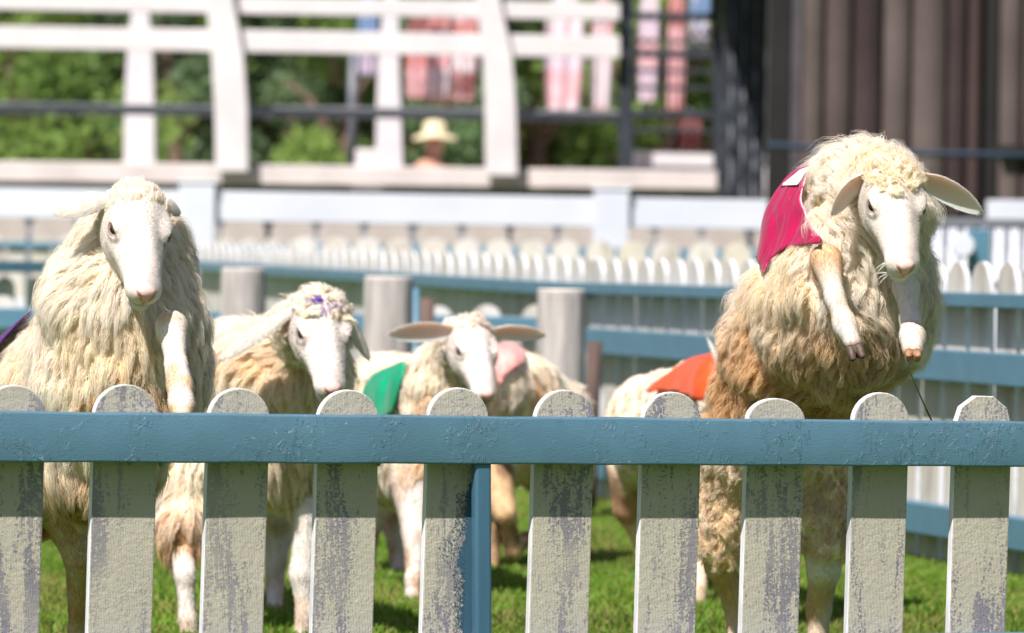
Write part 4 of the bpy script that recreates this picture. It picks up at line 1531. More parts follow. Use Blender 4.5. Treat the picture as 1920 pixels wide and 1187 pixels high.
# ---- left sheep, rearing with a foreleg over the fence
def build_left():
    def tone(P):
        px = PX(P)
        t = sstep(.45, .8, vnoise(P, 9, 51)) * 0.55
        c = lerpc(CREAM, YEL, t)
        low = sstep(840, 960, px[:, 1]) * 0.85
        c = c * (1 - low[:, None]) + np.array(srgb(214, 186, 136)) * low[:, None]
        gp = sstep(.66, .8, vnoise(P, 13, 53)) * sstep(620, 760, px[:, 1]) * 0.5
        return c * (1 - gp[:, None]) + GOLD * gp[:, None]
    h = Head(W(264, 342, 10.34), (.14, -.64, -.76), (.27, -.72, .60), 1.08)
    def flow(P, Nn):
        px = PX(P)
        cx = np.clip((px[:, 0] - 245) / 150, -1.2, 1.2)
        side_ = np.where(px[:, 0] < 245, -0.15, 0.55)
        up = sstep(620, 420, px[:, 1])
        return np.stack([cx * 0.35 + side_ * up, -0.15 + 0 * cx, -1.0 + 0.35 * up], 1)
    make_sheep(dict(
        base=(W(120, 900, 10.8)[0], 10.8, 0), label='white faced long woolled sheep rearing at the left, one foreleg over the blue rail', group='sheep running in the pen',
        head=(h.O, h.F, h.U, h.k), res=.0065, hres=.0022, lump=.024, tone=tone, whiskers=True,
        fleece=[('c', W(248, 468, 10.50), W(228, 570, 10.50), .108, .145, .05), ('c', W(228, 560, 10.50), W(222, 700, 10.52), .145, .155, .06),
                ('c', W(222, 700, 10.55), W(180, 850, 10.62), .155, .130, .06),
                ('c', W(200, 700, 10.62), W(50, 830, 11.05), .165, .175, .06), ('c', W(50, 830, 11.05), W(-90, 860, 11.35), .175, .16, .06),
                ('c', W(300, 620, 10.50), W(300, 740, 10.50), .085, .075, .05)],
        legs=[leg((W(316, 640, 10.42), .03), (W(322, 612, 10.29), .029), (W(331, 690, 10.235), .0205), (W(337, 722, 10.215), .0235), (W(340, 757, 10.19), .0235), (W(342, 776, 10.17), .020)),
              leg((W(235, 760, 10.5), .05), (W(240, 900, 10.42), .028), (W(238, 1000, 10.36), .02), (W(238, 1040, 10.34), .023)),
              leg((W(110, 880, 11.0), .10), (W(160, 1040, 10.98), .045), (W(150, 1180, 11.1), .024), (W(152, 1290, 11.05), .022)),
              leg((W(-10, 900, 11.3), .10), (W(10, 1060, 11.3), .04), (W(0, 1180, 11.4), .022), (W(5, 1270, 11.35), .02))],
        skin_bias=.004,
        legcol=lambda P: lerpc(FACE, np.array(srgb(226, 204, 176)), sstep(.4, .8, vnoise(P, 30, 3))) * np.where((PX(P)[:, 1] > 850)[:, None], np.array([.72, .60, .45]), 1.0),
        ears=[(h.p(.016, -.052, -.040), W(100, 400, 10.34), (.05, .72, -.62), .066, dict(cup=.75, bend=.012)),
              (h.p(.016, .052, -.040), W(336, 398, 10.44), (-.5, .8, -.5), .042, dict(cup=.55, bend=.01))],
        vest=dict(poly=[(66, 570), (-40, 560), (-60, 700), (0, 690), (24, 660), (46, 628)], off=.04, mat=satin('purple_satin', srgb(78, 30, 110)), yr=(10.72, 12)),
        wool=dict(K=8, space=.0092, strands=24, L=.041, rad=.0105, lift=.44, wave=.0022, curl=.0028, width=.00105, flow=flow, jitter=.6, clump=.72, droop=.16, wisps=900),
        cap=dict(fn=cap_fn(.050, .07, -.05), col=lambda q, hd: np.repeat((CREAM * .98)[None], len(q), 0), L=.020, strands=16, rad=.006, lift=.45, wave=.001, curl=.002, space=.0062, wk=.8),
        coat=dict(space=.0013, L=.0055, w=.00048),
        hooves=[(W(343, 792, 10.155), (.03, -.2, -1), (0, -1, -.2), .021), (W(238, 1058, 10.33), (0, 0, -1), (0, -1, 0), .021), (W(152, 1306, 11.05), (0, 0, -1), (0, -1, 0), .024), (W(5, 1286, 11.35), (0, 0, -1), (0, -1, 0), .024)],
        iris=(120, 74, 46)))


# ---- right sheep, mid leap
def build_right():
    W = lambda px, py, d: WORLD(px, py, d + .27)
    def tone(P):
        px = PX(P)
        c = lerpc(CREAM * 0.97, YEL, sstep(.4, .8, vnoise(P, 10, 61)) * 0.7)
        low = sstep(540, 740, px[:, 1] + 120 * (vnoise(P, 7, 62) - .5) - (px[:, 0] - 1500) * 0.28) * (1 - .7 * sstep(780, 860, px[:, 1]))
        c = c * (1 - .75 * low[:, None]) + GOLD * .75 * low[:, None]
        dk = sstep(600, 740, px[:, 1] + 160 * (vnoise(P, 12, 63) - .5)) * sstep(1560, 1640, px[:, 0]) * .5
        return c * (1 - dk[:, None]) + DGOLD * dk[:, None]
    h = Head(W(1678, 300, 10.28), (.085, -.60, -.79), (.12, -.76, .60), 1.03)
    def flow(P, Nn):
        px = PX(P)
        up = sstep(430, 300, px[:, 1])
        cx = (px[:, 0] - 1600) / 170
        return np.stack([cx * .35 - .25 * up, -.1 + 0 * cx, -1.0 + 1.5 * up], 1)
    def legc(P):
        px = PX(P)
        t = sstep(560, 470, px[:, 1]) * .85 * (px[:, 0] < 1640)
        c = lerpc(FACE * .97, TAN, np.maximum(t, .30 * sstep(.4, .8, vnoise(P, 25, 5))))
        b = sstep(880, 960, px[:, 1]) * (.55 + .45 * sstep(.35, .6, vnoise(P, 14, 8)))
        b = b * (1 - sstep(1030, 1050, px[:, 1]) * sstep(1110, 1080, px[:, 1]) * (px[:, 0] > 1480))
        b = b * .55
        return c * (1 - b[:, None]) + np.array(srgb(214, 170, 112)) * b[:, None]
    white = painted('white_vest_print', srgb(240, 240, 244), srgb(225, 225, 232), 30, .5)
    dark = painted('print_outline', srgb(90, 20, 50), srgb(70, 16, 40), 30, .5)
    hem = painted('hem_thread_pink', srgb(238, 190, 200), srgb(225, 140, 160), 120, .7)
    make_sheep(dict(
        base=(W(1480, 900, 10.95)[0], 10.95, 0), label='curly golden cream sheep in a crimson vest leaping high behind the fence', group='sheep running in the pen',
        head=(h.O, h.F, h.U, h.k), res=.0065, hres=.0022, lump=.024, tone=tone, whiskers=True, face_dirt=True,
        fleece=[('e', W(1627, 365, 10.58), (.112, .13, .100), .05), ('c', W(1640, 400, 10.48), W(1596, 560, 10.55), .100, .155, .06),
                ('c', W(1640, 430, 10.50), W(1655, 600, 10.56), .085, .085, .05), ('e', W(1540, 402, 10.74), (.085, .13, .092), .05), ('c', W(1395, 880, 11.08), W(1352, 1020, 11.10), .105, .050, .05), ('c', W(1505, 880, 11.05), W(1545, 1015, 11.04), .105, .052, .05),
                ('c', W(1550, 485, 10.72), W(1512, 650, 10.86), .132, .150, .07), ('e', W(1590, 630, 10.62), (.130, .14, .120), .06),
                ('c', W(1500, 640, 10.85), W(1460, 770, 11.0), .155, .135, .07), ('e', W(1445, 830, 11.05), (.125, .13, .11), .06),
                ('c', W(1545, 560, 10.52), W(1500, 600, 10.6), .075, .09, .05)],
        legs=[leg((W(1548, 520, 10.46), .03), (W(1549, 488, 10.34), .031), (W(1566, 560, 10.28), .0185), (W(1584, 608, 10.26), .0225), (W(1598, 640, 10.24), .0180)),
              leg((W(1695, 520, 10.42), .03), (W(1699, 540, 10.36), .026), (W(1707, 600, 10.29), .0195), (W(1711, 630, 10.24), .0245), (W(1711, 655, 10.2), .021)),
              leg((W(1395, 880, 11.08), .06), (W(1350, 985, 11.08), .040), (W(1350, 1060, 11.13), .033), (W(1378, 1130, 11.2), .025), (W(1388, 1260, 11.18), .021), (W(1390, 1290, 11.16), .024)),
              leg((W(1505, 890, 11.05), .06), (W(1535, 985, 11.02), .040), (W(1545, 1065, 11.05), .036), (W(1535, 1140, 11.12), .027), (W(1532, 1260, 11.12), .021), (W(1532, 1290, 11.1), .024))],
        skin_bias=.004, legcol=legc,
        ears=[(h.p(.014, -.052, -.038), W(1560, 404, 10.30), (.15, -.55, -.80), .056, dict(cup=.85, bend=.03)),
              (h.p(.014, .052, -.038), W(1840, 399, 10.30), (-.15, -.75, -.65), .066, dict(cup=.7, bend=.02))],
        vest=dict(poly=[(1555, 262), (1500, 270), (1430, 320), (1408, 400), (1414, 470), (1432, 522), (1442, 492), (1470, 466), (1548, 456), (1516, 410), (1500, 370), (1512, 330), (1555, 290)],
                  off=.018, wr=.026, mat=satin('crimson_satin', srgb(168, 10, 72)), hem=(.0022, hem),
                  digit=[([(1506, 312), (1528, 298), (1498, 350), (1458, 352)], dark, .008, 'number_outline'), ([(1507, 314), (1525, 302), (1495, 347), (1464, 349)], white, .0105, 'number')]),
        wool=dict(K=8, lfac=lambda P: 1 - .5 * sstep(800, 880, PX(P)[:, 1]) + .35 * sstep(350, 290, PX(P)[:, 1]), space=.0092, strands=22, L=.038, rad=.009, lift=.58, wave=.0018, curl=.0055, width=.00105, flow=flow, jitter=.8, clump=.72, droop=.15, wisps=500),
        cap=dict(CURLY, fn=lambda H: (((H[:, 0] < .085 - 12 * H[:, 1] ** 2) & (H[:, 2] > -.05) & (np.abs(H[:, 1]) < .056)) | (H[:, 0] < .005) | ((H[:, 0] < .05) & (H[:, 2] < -.085)) | (H[:, 2] < -.15)).astype(float), col=lambda q, hd: lerpc(CREAM, YEL, vnoise(q, 40, 2)), L=.020),
        coat=dict(space=.0013, L=.0055, w=.00048),
        hooves=[(W(1604, 658, 10.225), (.28, -.3, -1), (.1, -1, -.2), .0235, HOOF), (W(1712, 664, 10.17), (0.0, -.75, -.65), (0, -.4, .9), .021, HOOFP),
                (W(1390, 1305, 11.16), (0, 0, -1), (0, -1, 0), .024), (W(1532, 1305, 11.1), (0, 0, -1), (0, -1, 0), .024)],
        iris=(90, 66, 48)))


def plain_flow(sgn=0.0):
    return lambda P, Nn: np.stack([0 * P[:, 0] + sgn, -.2 + 0 * P[:, 0], -1 + 0 * P[:, 0]], 1)


BW = dict(space=.013, strands=12, L=.040, rad=.013, lift=.32, wave=.003, curl=.004, width=.0024, jitter=.5, clump=.75, droop=.1)
BC = dict(space=.0034, L=.009, w=.0018)


def build_marked():
    PURP = np.array(srgb(120, 70, 220))
    def tone(P):
        px = PX(P)
        c = lerpc(CREAM, YEL, sstep(.45, .8, vnoise(P, 8, 71)) * .5)
        g_ = sstep(640, 760, px[:, 1]) * sstep(430, 470, px[:, 0]) * sstep(.3, .7, vnoise(P, 8, 72)) * .6
        g_ = g_ * .6
        c = c * (1 - g_[:, None]) + np.array(srgb(244, 226, 188)) * g_[:, None]
        ear_shade = np.exp(-((px[:, 0] - 478) / 70) ** 2 - ((px[:, 1] - 676) / 26) ** 2) * .4  # golden fleece below the ear, with the ear's shade put into its colour
        c = c * (1 - ear_shade[:, None]) + np.array(srgb(238, 206, 156)) * ear_shade[:, None]
        br = sstep(930, 1010, px[:, 1]) * .8
        return c * (1 - br[:, None]) + np.array(srgb(222, 188, 140)) * br[:, None]
    h = Head(W(604, 546, 12.15), (.16, -.62, -.77), (.20, -.74, .64), 1.10)
    def capc(q, hd):
        L = hd.loc(q)
        px = PX(q)
        d = np.minimum(np.hypot((px[:, 0] - 603) / 9, (px[:, 1] - 570) / 6), np.hypot((px[:, 0] - 618) / 13, (px[:, 1] - 580) / 5))
        m = sstep(1.4, .5, d)
        return lerpc(CREAM, PURP, m * .85)
    make_sheep(dict(
        base=(W(500, 900, 12.8)[0], 12.8, 0), label='sheep with a purple dye spot on its forehead, next to the rearing sheep', group='sheep running in the pen',
        head=(h.O, h.F, h.U, h.k), res=.009, hres=.0032, tone=tone,
        fleece=[('c', W(575, 632, 12.38), W(545, 710, 12.45), .080, .125, .05), ('c', W(350, 890, 12.65), W(336, 1000, 12.55), .075, .045, .05), ('c', W(545, 700, 12.45), W(510, 830, 12.55), .135, .150, .06),
                ('c', W(510, 720, 12.6), W(440, 740, 13.1), .150, .17, .07), ('c', W(440, 740, 13.1), W(380, 760, 13.6), .17, .16, .06), ('c', W(500, 870, 12.6), W(400, 880, 12.7), .09, .08, .05)],
        legs=[leg((W(365, 880, 12.65), .05), (W(335, 990, 12.55), .035), (W(347, 1075, 12.5), .025), (W(352, 1160, 12.5), .020), (W(355, 1190, 12.5), .024)),
              leg((W(560, 880, 12.55), .06), (W(578, 960, 12.5), .034), (W(566, 1075, 12.5), .030), (W(572, 1150, 12.5), .021), (W(568, 1190, 12.5), .025)),
              leg((W(430, 880, 13.4), .09), (W(450, 1000, 13.5), .04), (W(440, 1100, 13.5), .022), (W(445, 1140, 13.45), .022)),
              leg((W(520, 880, 13.4), .09), (W(520, 1000, 13.5), .04), (W(515, 1100, 13.5), .022), (W(515, 1140, 13.45), .022))],
        skin_bias=-.012,
        legcol=lambda P: lerpc(FACE, TAN, (.75 * sstep(1060, 1000, PX(P)[:, 1]) * (PX(P)[:, 0] < 460) + .35 * sstep(.5, .8, vnoise(P, 20, 4))).clip(0, 1)),
        ears=[(h.p(.016, -.052, -.045), W(412, 674, 12.22), (-.3, .6, -.75), .058, dict(cup=.6, bend=.0)),
              (h.p(.016, .052, -.045), W(692, 674, 12.25), (-.55, .6, -.55), .050, dict(cup=.6, bend=.0))],
        wool=dict(BW, flow=lambda P, Nn: np.stack([-.5 * sstep(760, 600, PX(P)[:, 1]), .2 + 0 * P[:, 0], -1 + .5 * sstep(760, 600, PX(P)[:, 1])], 1), space=.0115, L=.052, strands=12, width=.0024),
        cap=dict(CURLY, fn=cap_fn(.072, .055, -.05), col=capc, L=.024, space=.008, wk=.8),
        coat=dict(space=.0026, L=.0085, w=.0013),
        hooves=[(W(355, 1200, 12.48), (0, 0, -1), (0, -1, 0), .024), (W(568, 1200, 12.48), (0, 0, -1), (0, -1, 0), .025)],
        iris=(84, 56, 36)))


def build_green():
    def tone(P):
        c = lerpc(CREAM, YEL, sstep(.4, .8, vnoise(P, 8, 81)) * .5)
        px = PX(P)
        g_ = sstep(700, 780, px[:, 1]) * sstep(.45, .75, vnoise(P, 10, 82)) * .5
        return c * (1 - g_[:, None]) + GOLD * g_[:, None]
    h = Head(W(890, 596, 13.75), (.20, -.64, -.74), (.26, -.72, .64), 1.0)
    make_sheep(dict(
        base=(W(800, 900, 14.5)[0], 14.5, 0), label='sheep in a green vest with ears held straight out sideways, in the middle', group='sheep running in the pen',
        head=(h.O, h.F, h.U, h.k), res=.010, hres=.0035, tone=tone, dark_mouth=True,
        fleece=[('c', W(868, 650, 13.98), W(835, 740, 14.1), .075, .115, .05), ('c', W(835, 740, 14.1), W(810, 850, 14.2), .125, .140, .06),
                ('c', W(805, 770, 14.3), W(735, 765, 14.8), .145, .145, .07), ('c', W(735, 765, 14.8), W(700, 770, 15.2), .145, .14, .06), ('c', W(790, 850, 14.2), W(740, 880, 14.4), .12, .10, .05)],
        legs=[leg((W(770, 900, 14.1), .06), (W(778, 1000, 14.05), .034), (W(776, 1085, 14.0), .022), (W(774, 1125, 13.98), .024)),
              leg((W(845, 900, 14.1), .06), (W(850, 1000, 14.05), .034), (W(852, 1085, 14.0), .022), (W(852, 1125, 13.98), .024)),
              leg((W(700, 900, 15.0), .08), (W(690, 980, 15.0), .04), (W(688, 1060, 15.1), .022), (W(690, 1080, 15.0), .022)),
              leg((W(760, 900, 15.2), .08), (W(740, 980, 15.2), .04), (W(745, 1050, 15.2), .022), (W(745, 1075, 15.1), .022))],
        skin_bias=-.012, legcol=lambda P: lerpc(FACE * .95, np.array(srgb(190, 150, 105)), sstep(.4, .7, vnoise(P, 14, 4)) * .7),
        ears=[(h.p(.018, -.050, -.040), W(729, 628, 13.72), (-.05, -.88, -.45), .062, dict(cup=.75, bend=.01)),
              (h.p(.018, .050, -.040), W(1022, 630, 13.85), (.0, -.8, -.55), .055, dict(cup=.75, bend=.01))],
        vest=dict(poly=[(770, 672), (700, 700), (676, 735), (680, 800), (738, 780), (750, 730)], off=.022, mat=satin('green_satin', srgb(0, 146, 104)), yr=(13.6, 15.4)),
        wool=dict(BW, flow=plain_flow(-.1)),
        cap=dict(CURLY, fn=cap_fn(.035, .055, -.05), col=lambda q, hd: np.repeat(CREAM[None], len(q), 0), L=.016, space=.010, wk=.8),
        coat=dict(BC), hooves=[(W(774, 1134, 13.96), (0, 0, -1), (0, -1, 0), .024), (W(852, 1134, 13.96), (0, 0, -1), (0, -1, 0), .024)], iris=(70, 40, 26)))


def build_red():
    def tone(P):
        c = lerpc(CREAM, YEL, sstep(.4, .8, vnoise(P, 8, 91)) * .5)
        px = PX(P)
        g_ = np.exp(-((px[:, 0] - 1010) / 22) ** 2) * sstep(690, 730, px[:, 1]) * .6
        return c * (1 - g_[:, None]) + GOLD * g_[:, None]
    h = Head(W(890, 690, 15.3), (-.5, -.4, -.75), (-.25, -.7, .62), .85)
    make_sheep(dict(
        base=(W(1000, 900, 15.7)[0], 15.7, 0), label='sheep with a faded red cloth mostly hidden behind the green vest sheep', group='sheep running in the pen',
        head=(h.O, h.F, h.U, h.k), res=.012, hres=.004, tone=tone,
        fleece=[('c', W(925, 720, 15.3), W(955, 760, 15.5), .10, .150, .05), ('c', W(955, 755, 15.5), W(1030, 785, 15.9), .155, .135, .07), ('c', W(955, 820, 15.5), W(1000, 860, 15.6), .13, .09, .07)],
        legs=[leg((W(925, 870, 15.4), .06), (W(945, 960, 15.35), .038), (W(962, 1035, 15.4), .024), (W(990, 1005, 15.6), .022)),
              leg((W(918, 880, 15.6), .06), (W(926, 980, 15.5), .034), (W(922, 1040, 15.5), .024), (W(922, 1065, 15.45), .024)),
              leg((W(1040, 880, 16), .07), (W(1050, 980, 16), .03), (W(1050, 1035, 16), .022)),
              leg((W(1080, 860, 16), .07), (W(1085, 980, 16), .03), (W(1085, 1035, 16), .022))],
        skin_bias=-.012, legcol=lambda P: lerpc(np.array(srgb(222, 190, 150)), np.array(srgb(160, 130, 100)), sstep(.4, .7, vnoise(P, 14, 4))),
        ears=[(h.p(.018, -.050, -.040), h.p(.03, -.15, -.06), (0, -.7, -.7), .05, dict()), (h.p(.018, .050, -.040), h.p(.03, .15, -.06), (0, -.7, -.7), .05, dict())],
        vest=dict(poly=[(925, 640), (962, 642), (990, 658), (985, 688), (962, 700), (950, 704), (948, 730), (900, 730), (900, 650)], off=.02, mat=satin('glare_pale_red_satin', srgb(240, 168, 160)), yr=(14.8, 16.4)),  # cloth colour is pale because the sun's glare is put into it
        wool=dict(BW, flow=plain_flow(.3), L=.03, space=.016), cap=dict(CURLY, fn=cap_fn(.03, .055, -.05), col=lambda q, hd: np.repeat(CREAM[None], len(q), 0), L=.015, space=.012),
        coat=dict(space=.005, L=.009, w=.002), hooves=[(W(922, 1076, 15.4), (0, 0, -1), (0, -1, 0), .026)]))


def build_orange():
    tone = lambda P: lerpc(CREAM, YEL, sstep(.45, .8, vnoise(P, 6, 95)) * .4)
    h = Head(W(1400, 700, 13.6), (.5, -.6, -.6), (.3, -.5, .8), 1.0)
    make_sheep(dict(
        base=(W(1260, 900, 14.6)[0], 14.6, 0), label='smooth cream sheep in an orange vest seen from behind, left of the leaping sheep', group='sheep running in the pen',
        head=(h.O, h.F, h.U, h.k), res=.011, hres=.004, tone=tone,
        fleece=[('c', W(1228, 790, 14.7), W(1320, 765, 14.2), .140, .130, .07), ('c', W(1320, 765, 14.2), W(1370, 730, 13.9), .125, .09, .05), ('c', W(1235, 830, 14.7), W(1320, 830, 14.3), .125, .12, .07), ('e', W(1225, 850, 14.75), (.125, .14, .10), .05)],
        legs=[leg((W(1185, 880, 14.75), .075), (W(1178, 950, 14.8), .045), (W(1205, 1020, 14.85), .025), (W(1212, 1075, 14.8), .022)),
              leg((W(1250, 880, 14.9), .075), (W(1250, 960, 14.95), .045), (W(1262, 1030, 15), .025), (W(1262, 1070, 14.95), .022)),
              leg((W(1310, 880, 14.1), .06), (W(1312, 1000, 14), .032), (W(1308, 1100, 13.9), .023), (W(1310, 1130, 13.9), .024)),
              leg((W(1360, 880, 14.2), .06), (W(1362, 1000, 14.2), .032), (W(1362, 1080, 14.2), .023), (W(1362, 1110, 14.2), .024))],
        skin_bias=-.012, legcol=lambda P: lerpc(np.array(srgb(236, 214, 190)), np.array(srgb(190, 140, 110)), sstep(.45, .75, vnoise(P, 16, 6)) * .8),
        ears=[(h.p(.016, -.050, -.030), W(1328, 634, 13.75), (.5, -.4, .2), .035, dict(bend=.01)), (h.p(.018, .050, -.040), h.p(.02, .15, -.06), (0, -.7, -.7), .05, dict())],
        vest=dict(poly=[(1196, 742), (1240, 706), (1292, 672), (1342, 660), (1352, 690), (1336, 730), (1325, 760), (1255, 735)], off=.024, wr=.006, mat=satin('orange_satin', srgb(236, 84, 34)), yr=(13.0, 15.3)),
        wool=dict(BW, flow=plain_flow(-.3), L=.016, space=.014, strands=6, width=.004, lift=.25, curl=.001), cap=dict(CURLY, fn=cap_fn(.03, .055, -.05), col=lambda q, hd: np.repeat(CREAM[None], len(q), 0), L=.015, space=.012),
        coat=dict(space=.005, L=.009, w=.002), hooves=[(W(1212, 1086, 14.78), (0, 0, -1), (0, -1, 0), .025), (W(1310, 1140, 13.88), (0, 0, -1), (0, -1, 0), .025)]))


def build_hidden():
    tone = lambda P: lerpc(CREAM, YEL, sstep(.45, .8, vnoise(P, 6, 98)) * .4)
    h = Head(W(1440, 770, 13.0), (-.4, -.7, -.5), (-.2, -.5, .8), .95)
    make_sheep(dict(
        base=(W(1570, 900, 13.6)[0], 13.6, 0), label='cream sheep almost hidden behind the leaping sheep, its rump showing over the rail', group='sheep running in the pen',
        head=(h.O, h.F, h.U, h.k), res=.012, hres=.004, tone=tone,
        fleece=[('c', W(1570, 830, 13.7), W(1490, 830, 13.2), .110, .11, .07), ('c', W(1490, 830, 13.2), W(1455, 790, 13.1), .10, .08, .05)],
        legs=[leg((W(1470, 900, 13.3), .05), (W(1470, 1000, 13.3), .03), (W(1470, 1140, 13.3), .023)), leg((W(1440, 900, 13.4), .05), (W(1440, 1000, 13.4), .03), (W(1440, 1135, 13.4), .023)),
              leg((W(1620, 890, 13.7), .06), (W(1625, 1000, 13.7), .03), (W(1630, 1120, 13.7), .022)), leg((W(1650, 880, 13.8), .06), (W(1655, 1000, 13.8), .03), (W(1655, 1115, 13.8), .022))],
        skin_bias=-.012, ears=[(h.p(.018, -.050, -.040), h.p(.03, -.15, -.06), (0, -.7, -.7), .05, dict()), (h.p(.018, .050, -.040), h.p(.03, .15, -.06), (0, -.7, -.7), .05, dict())],
        wool=dict(BW, flow=plain_flow(.1), L=.03, space=.016), cap=dict(CURLY, fn=cap_fn(.03, .055, -.05), col=lambda q, hd: np.repeat(CREAM[None], len(q), 0), L=.015, space=.012),
        coat=dict(space=.005, L=.009, w=.002)))


build_left(); build_right(); build_marked(); build_green(); build_red(); build_orange(); build_hidden()

# dry grass stem stuck to the leaping sheep's hoof
STEM, _, _ = mat('grass_stem', srgb(58, 62, 34), 0.6)
pts = [W(1696, 668, 10.43), W(1704, 692, 10.43), W(1716, 720, 10.44), W(1731, 755, 10.45), W(1752, 800, 10.46)]
o = MB().tube(pts, [.0014, .0015, .0016, .0018, .0018], 6).build('grass_stem', STEM, None, 0, True)
tag(o, 'thin dark grass stem trailing from the right front hoof of the leaping sheep', 'grass stem')


# ------------------------------------------------------------------ person with sunhat sitting on the terrace
def person():
    c = W(805, 300, 40.5); x, y = c[0], c[1]
    fl = 1.15
    root = thing('person', (x, y, fl), 'person in a pale sunhat and pink top sitting behind the terrace ledge', 'person')
    sc = 1.0
    hz = W(812, 262, 40.5)[2]          # head centre
    hx = W(815, 262, 40.5)[0]
    vol = Vol((x - .55, y - .75, fl - .02), (x + .55, y + .45, hz + .2), .012)
    sh = hz - .27
    A = [(ell_fn((hx, y - .02, hz), (.078, .095, .115)), .02), (cone_fn((hx, y, hz - .08), (x, y + .02, sh + .02), .055, .06), .03),
         (cone_fn((x - .15, y + .02, sh), (x + .15, y + .02, sh), .07, .07), .05), (cone_fn((x, y + .02, sh - .05), (x, y + .03, fl + .52), .14, .13), .08),
         (cone_fn((x - .07, y + .02, fl + .45), (x - .1, y - .38, fl + .48), .09, .07), .05), (cone_fn((x + .07, y + .02, fl + .45), (x + .1, y - .38, fl + .48), .09, .07), .05),
         (cone_fn((x - .1, y - .38, fl + .48), (x - .1, y - .36, fl + .08), .06, .04), .03), (cone_fn((x + .1, y - .38, fl + .48), (x + .1, y - .36, fl + .08), .06, .04), .03),
         (cone_fn((x - .1, y - .35, fl + .05), (x - .1, y - .52, fl + .04), .045, .035), .03), (cone_fn((x + .1, y - .35, fl + .05), (x + .1, y - .52, fl + .04), .045, .035), .03),
         (cone_fn((x - .19, y + .02, sh), (x - .25, y - .08, sh - .26), .05, .04), .03), (cone_fn((x - .25, y - .08, sh - .26), (x - .14, y - .3, sh - .28), .04, .03), .02),
         (cone_fn((x + .19, y + .02, sh), (x + .25, y - .08, sh - .26), .05, .04), .03), (cone_fn((x + .25, y - .08, sh - .26), (x + .14, y - .3, sh - .28), .04, .03), .02),
         (ell_fn((x - .12, y - .34, sh - .28), (.045, .05, .02)), .02), (ell_fn((x + .12, y - .34, sh - .28), (.045, .05, .02)), .02),
         (ell_fn((hx, y - .115, hz - .015), (.016, .02, .025)), .01)]
    for s in (-1, 1):
        for k in range(4):
            bx = x + s * .12 + (k - 1.5) * .018
            A.append((cone_fn((bx, y - .36, sh - .285), (bx, y - .425 - .01 * (k in (1, 2)), sh - .30), .010, .008), .004))
        A.append((cone_fn((x + s * .085, y - .33, sh - .28), (x + s * .065, y - .37, sh - .285), .011, .009), .006))
    for f, k in A: vol.apply(*f, k)
    V, Q = surface_nets(vol.v, vol.lo, vol.h)
    V = smooth_mesh(V, Q, 2)
    sk = np.array(srgb(196, 150, 128)); top = np.array(srgb(232, 180, 172)); pant = np.array(srgb(70, 72, 88))
    C = np.repeat(sk[None], len(V), 0)
    C = np.where((V[:, 2] < sh + .045)[:, None], top, C)
    C = np.where(((V[:, 1] < y - .2) & (V[:, 2] > fl + .55))[:, None], sk, C)
    C = np.where((V[:, 2] < fl + .58)[:, None] & (V[:, 1] > y - .6)[:, None], pant, C)
    np_mesh('body', V, Q, CLOTHV, root, C)
    hat = MB()
    hm = painted('straw_hat', srgb(228, 216, 182), srgb(206, 192, 156), 30)
    n = 28
    prof = [(.185, .020), (.18, .035), (.12, .055), (.100, .06), (.098, .10), (.088, .15), (.05, .172), (.002, .175)]
    vs = []
    for r_, z_ in prof:
        for k in range(n):
            a = 2 * math.pi * k / n
            vs.append((hx + r_ * math.cos(a), y - .02 + r_ * math.sin(a), hz + z_ - .015 + (.012 * math.sin(3 * a) if r_ > .15 else 0)))
    fs = []
    for i in range(len(prof) - 1):
        for k in range(n): fs.append((i * n + k, i * n + (k + 1) % n, (i + 1) * n + (k + 1) % n, (i + 1) * n + k))
    fs.append(tuple((len(prof) - 1) * n + k for k in range(n)))
    ho = hat.add(vs, fs).build('sunhat', hm, root, 0, True)
    hr = MB()
    hr.tube([(hx, y + .03, hz + .05), (hx, y + .06, hz - .03), (hx, y + .05, hz - .12)], [.075, .075, .04], 14).build('hair', painted('dark_hair', srgb(60, 44, 36), srgb(40, 30, 26), 30), root, 0, True)


person()
c = W(690, 300, 41)
cr = thing('white_cooler', (c[0], 41, 1.15), 'white box with a lid standing left of the person in the sunhat', 'box')
MB().box((c[0] - .13, 41, 1.15), (c[0] + .12, 41.3, W(690, 292, 41)[2])).build('box_body', WHITE, cr, .01)
MB().box((c[0] - .14, 40.99, W(690, 292, 41)[2] + .001), (c[0] + .13, 41.31, W(690, 280, 41)[2])).build('lid', WHITE, cr, .01)

# ------------------------------------------------------------------ trees behind the pergola
BARK = painted('bark', srgb(112, 92, 80), srgb(76, 62, 54), 8, .9, .5, (1, 1, .3))


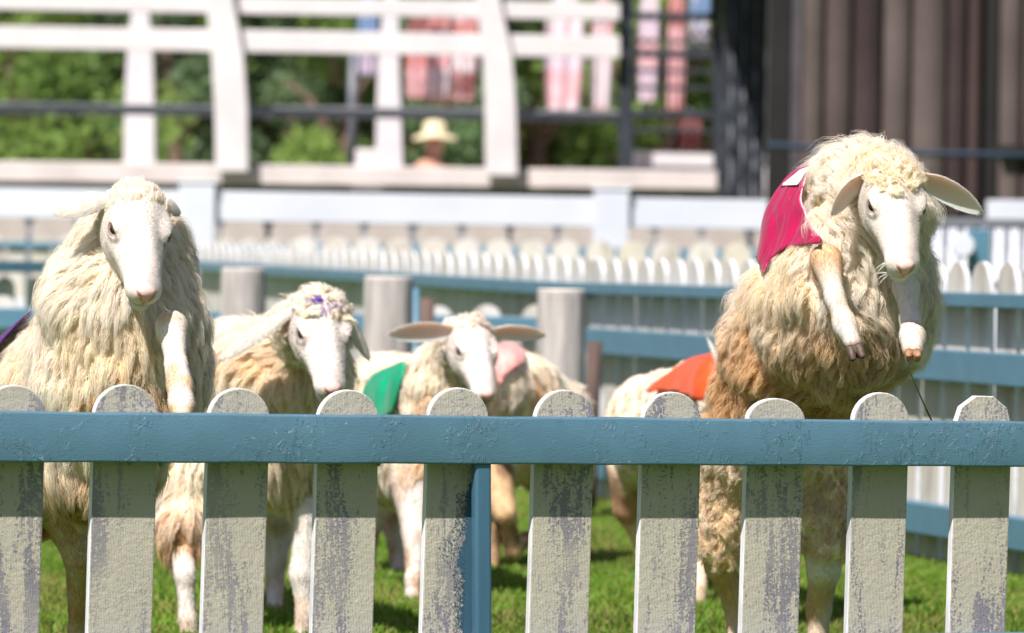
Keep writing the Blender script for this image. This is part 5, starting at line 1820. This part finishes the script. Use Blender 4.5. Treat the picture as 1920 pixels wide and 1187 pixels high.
def tree(x, y, h, rad, seed, cols, label, z_low=0.2, n=7000, leaf=.07):
    rng = np.random.default_rng(seed)
    t = thing('tree', (x, y, 0), label, 'tree', 'trees behind the pergola')
    rr = random.Random(seed)
    tr = MB()
    top = Vector((x + rr.uniform(-.3, .3), y, h * .75))
    tr.tube([(x, y, -.1), (x + .05, y, h * .3), tuple(top)], [.13, .10, .04], 8)
    for k in range(7):
        z = h * rr.uniform(.15, .65)
        a = rr.uniform(0, 6.28)
        e = (x + math.cos(a) * rad * .8, y + math.sin(a) * rad * .7, z + rr.uniform(.3, 1.0))
        tr.tube([(x, y, z), ((x + e[0]) / 2, (y + e[1]) / 2, (z + e[2]) / 2 + .1), e], [.05, .035, .015], 6)
    tr.build('trunk', BARK, t, 0, True)
    # clumps
    nc = 26
    cc = np.stack([rng.normal(0, rad * .48, nc) + x, rng.normal(0, rad * .45, nc) + y, z_low + (h - z_low) * rng.random(nc)], 1)
    cr_ = rad * (0.28 + .3 * rng.random(nc))
    ci = rng.integers(0, nc, n)
    u = nrm(rng.normal(size=(n, 3)))
    P = cc[ci] + u * (cr_[ci] * rng.random(n) ** .4)[:, None] * np.array([1, 1, .8])
    P = P[P[:, 2] > .05]; m = len(P); ci = ci[:m]
    a = nrm(rng.normal(size=(m, 3))); b = nrm(np.cross(a, rng.normal(size=(m, 3))))
    s = leaf * (.5 + rng.random(m))[:, None]
    V = np.stack([P - a * s, P + b * s * .5, P + a * s, P - b * s * .5], 1).reshape(-1, 3)
    Q = np.arange(m * 4).reshape(-1, 4)
    cols = np.minimum(np.array(cols) * 1.35, 1)
    k = rng.integers(0, len(cols), nc)[ci]
    C = cols[k] * (.85 + .3 * rng.random(m))[:, None]
    np_mesh('crown', V, Q, LEAFM, t, np.repeat(C, 4, 0), False)


GN = [srgb(112, 138, 74), srgb(126, 150, 82), srgb(100, 124, 72)]; GD = [srgb(98, 122, 84), srgb(112, 132, 102), srgb(90, 110, 78)]; GY = [srgb(150, 144, 92), srgb(176, 152, 104), srgb(120, 128, 76)]; GB = [srgb(156, 134, 108), srgb(124, 130, 88), srgb(138, 150, 94)]
specs = [(40, 50, 4.8, 1.0, GN, 'bright green leafy tree at the far left behind the pergola'), (170, 53, 4.6, .9, GB, 'green tree with brownish clumps left of the first back post'),
         (330, 51, 5.0, .8, GD, 'darker tree between the two left pergola posts'), (520, 52, 4.8, .9, GD, 'grey green tree right of the first front post'),
         (630, 50, 4.7, .7, GN, 'mid green tree left of the second back post'), (790, 53, 4.6, .9, GY, 'olive tree behind the person in the sunhat'),
         (870, 50, 4.4, .6, GD, 'dark narrow tree just left of the second front post'), (1010, 51, 4.9, .8, GN, 'green tree right of the second front post'),
         (1110, 52, 4.3, .7, GY, 'yellowish tree left of the dark rack post'), (1260, 51, 4.6, .9, GN, 'green tree behind the dark rack'), (1420, 53, 4.8, 1.1, GD, 'dark tree behind the chain screen')]
for i, (px, y, h, r_, cl, lab) in enumerate(specs):
    tree(xw(px, y), y, h, r_ * 1.15, 100 + i, cl, lab)
# dense undergrowth closing the view
rng = np.random.default_rng(5)
n = 60000
P = np.stack([rng.uniform(-9, 9, n), rng.uniform(56, 60, n), rng.random(n) ** .8 * 6.5 * (.8 + .2 * rng.random(n))], 1)
a = nrm(rng.normal(size=(n, 3))); b = nrm(np.cross(a, rng.normal(size=(n, 3))))
s = (.10 + .14 * rng.random(n))[:, None]
V = np.stack([P - a * s, P + b * s * .6, P + a * s, P - b * s * .6], 1).reshape(-1, 3)
cn = np.array(GD + GN)[(vnoise(P, .9, 3) * 6).astype(int) % 6] * (1.0 + .35 * rng.random(n))[:, None]
wd = np_mesh('woodland', V, np.arange(n * 4).reshape(-1, 4), LEAFM, None, np.repeat(cn, 4, 0), False)
tag(wd, 'dark green mass of far off woodland', 'woodland', kind='stuff')
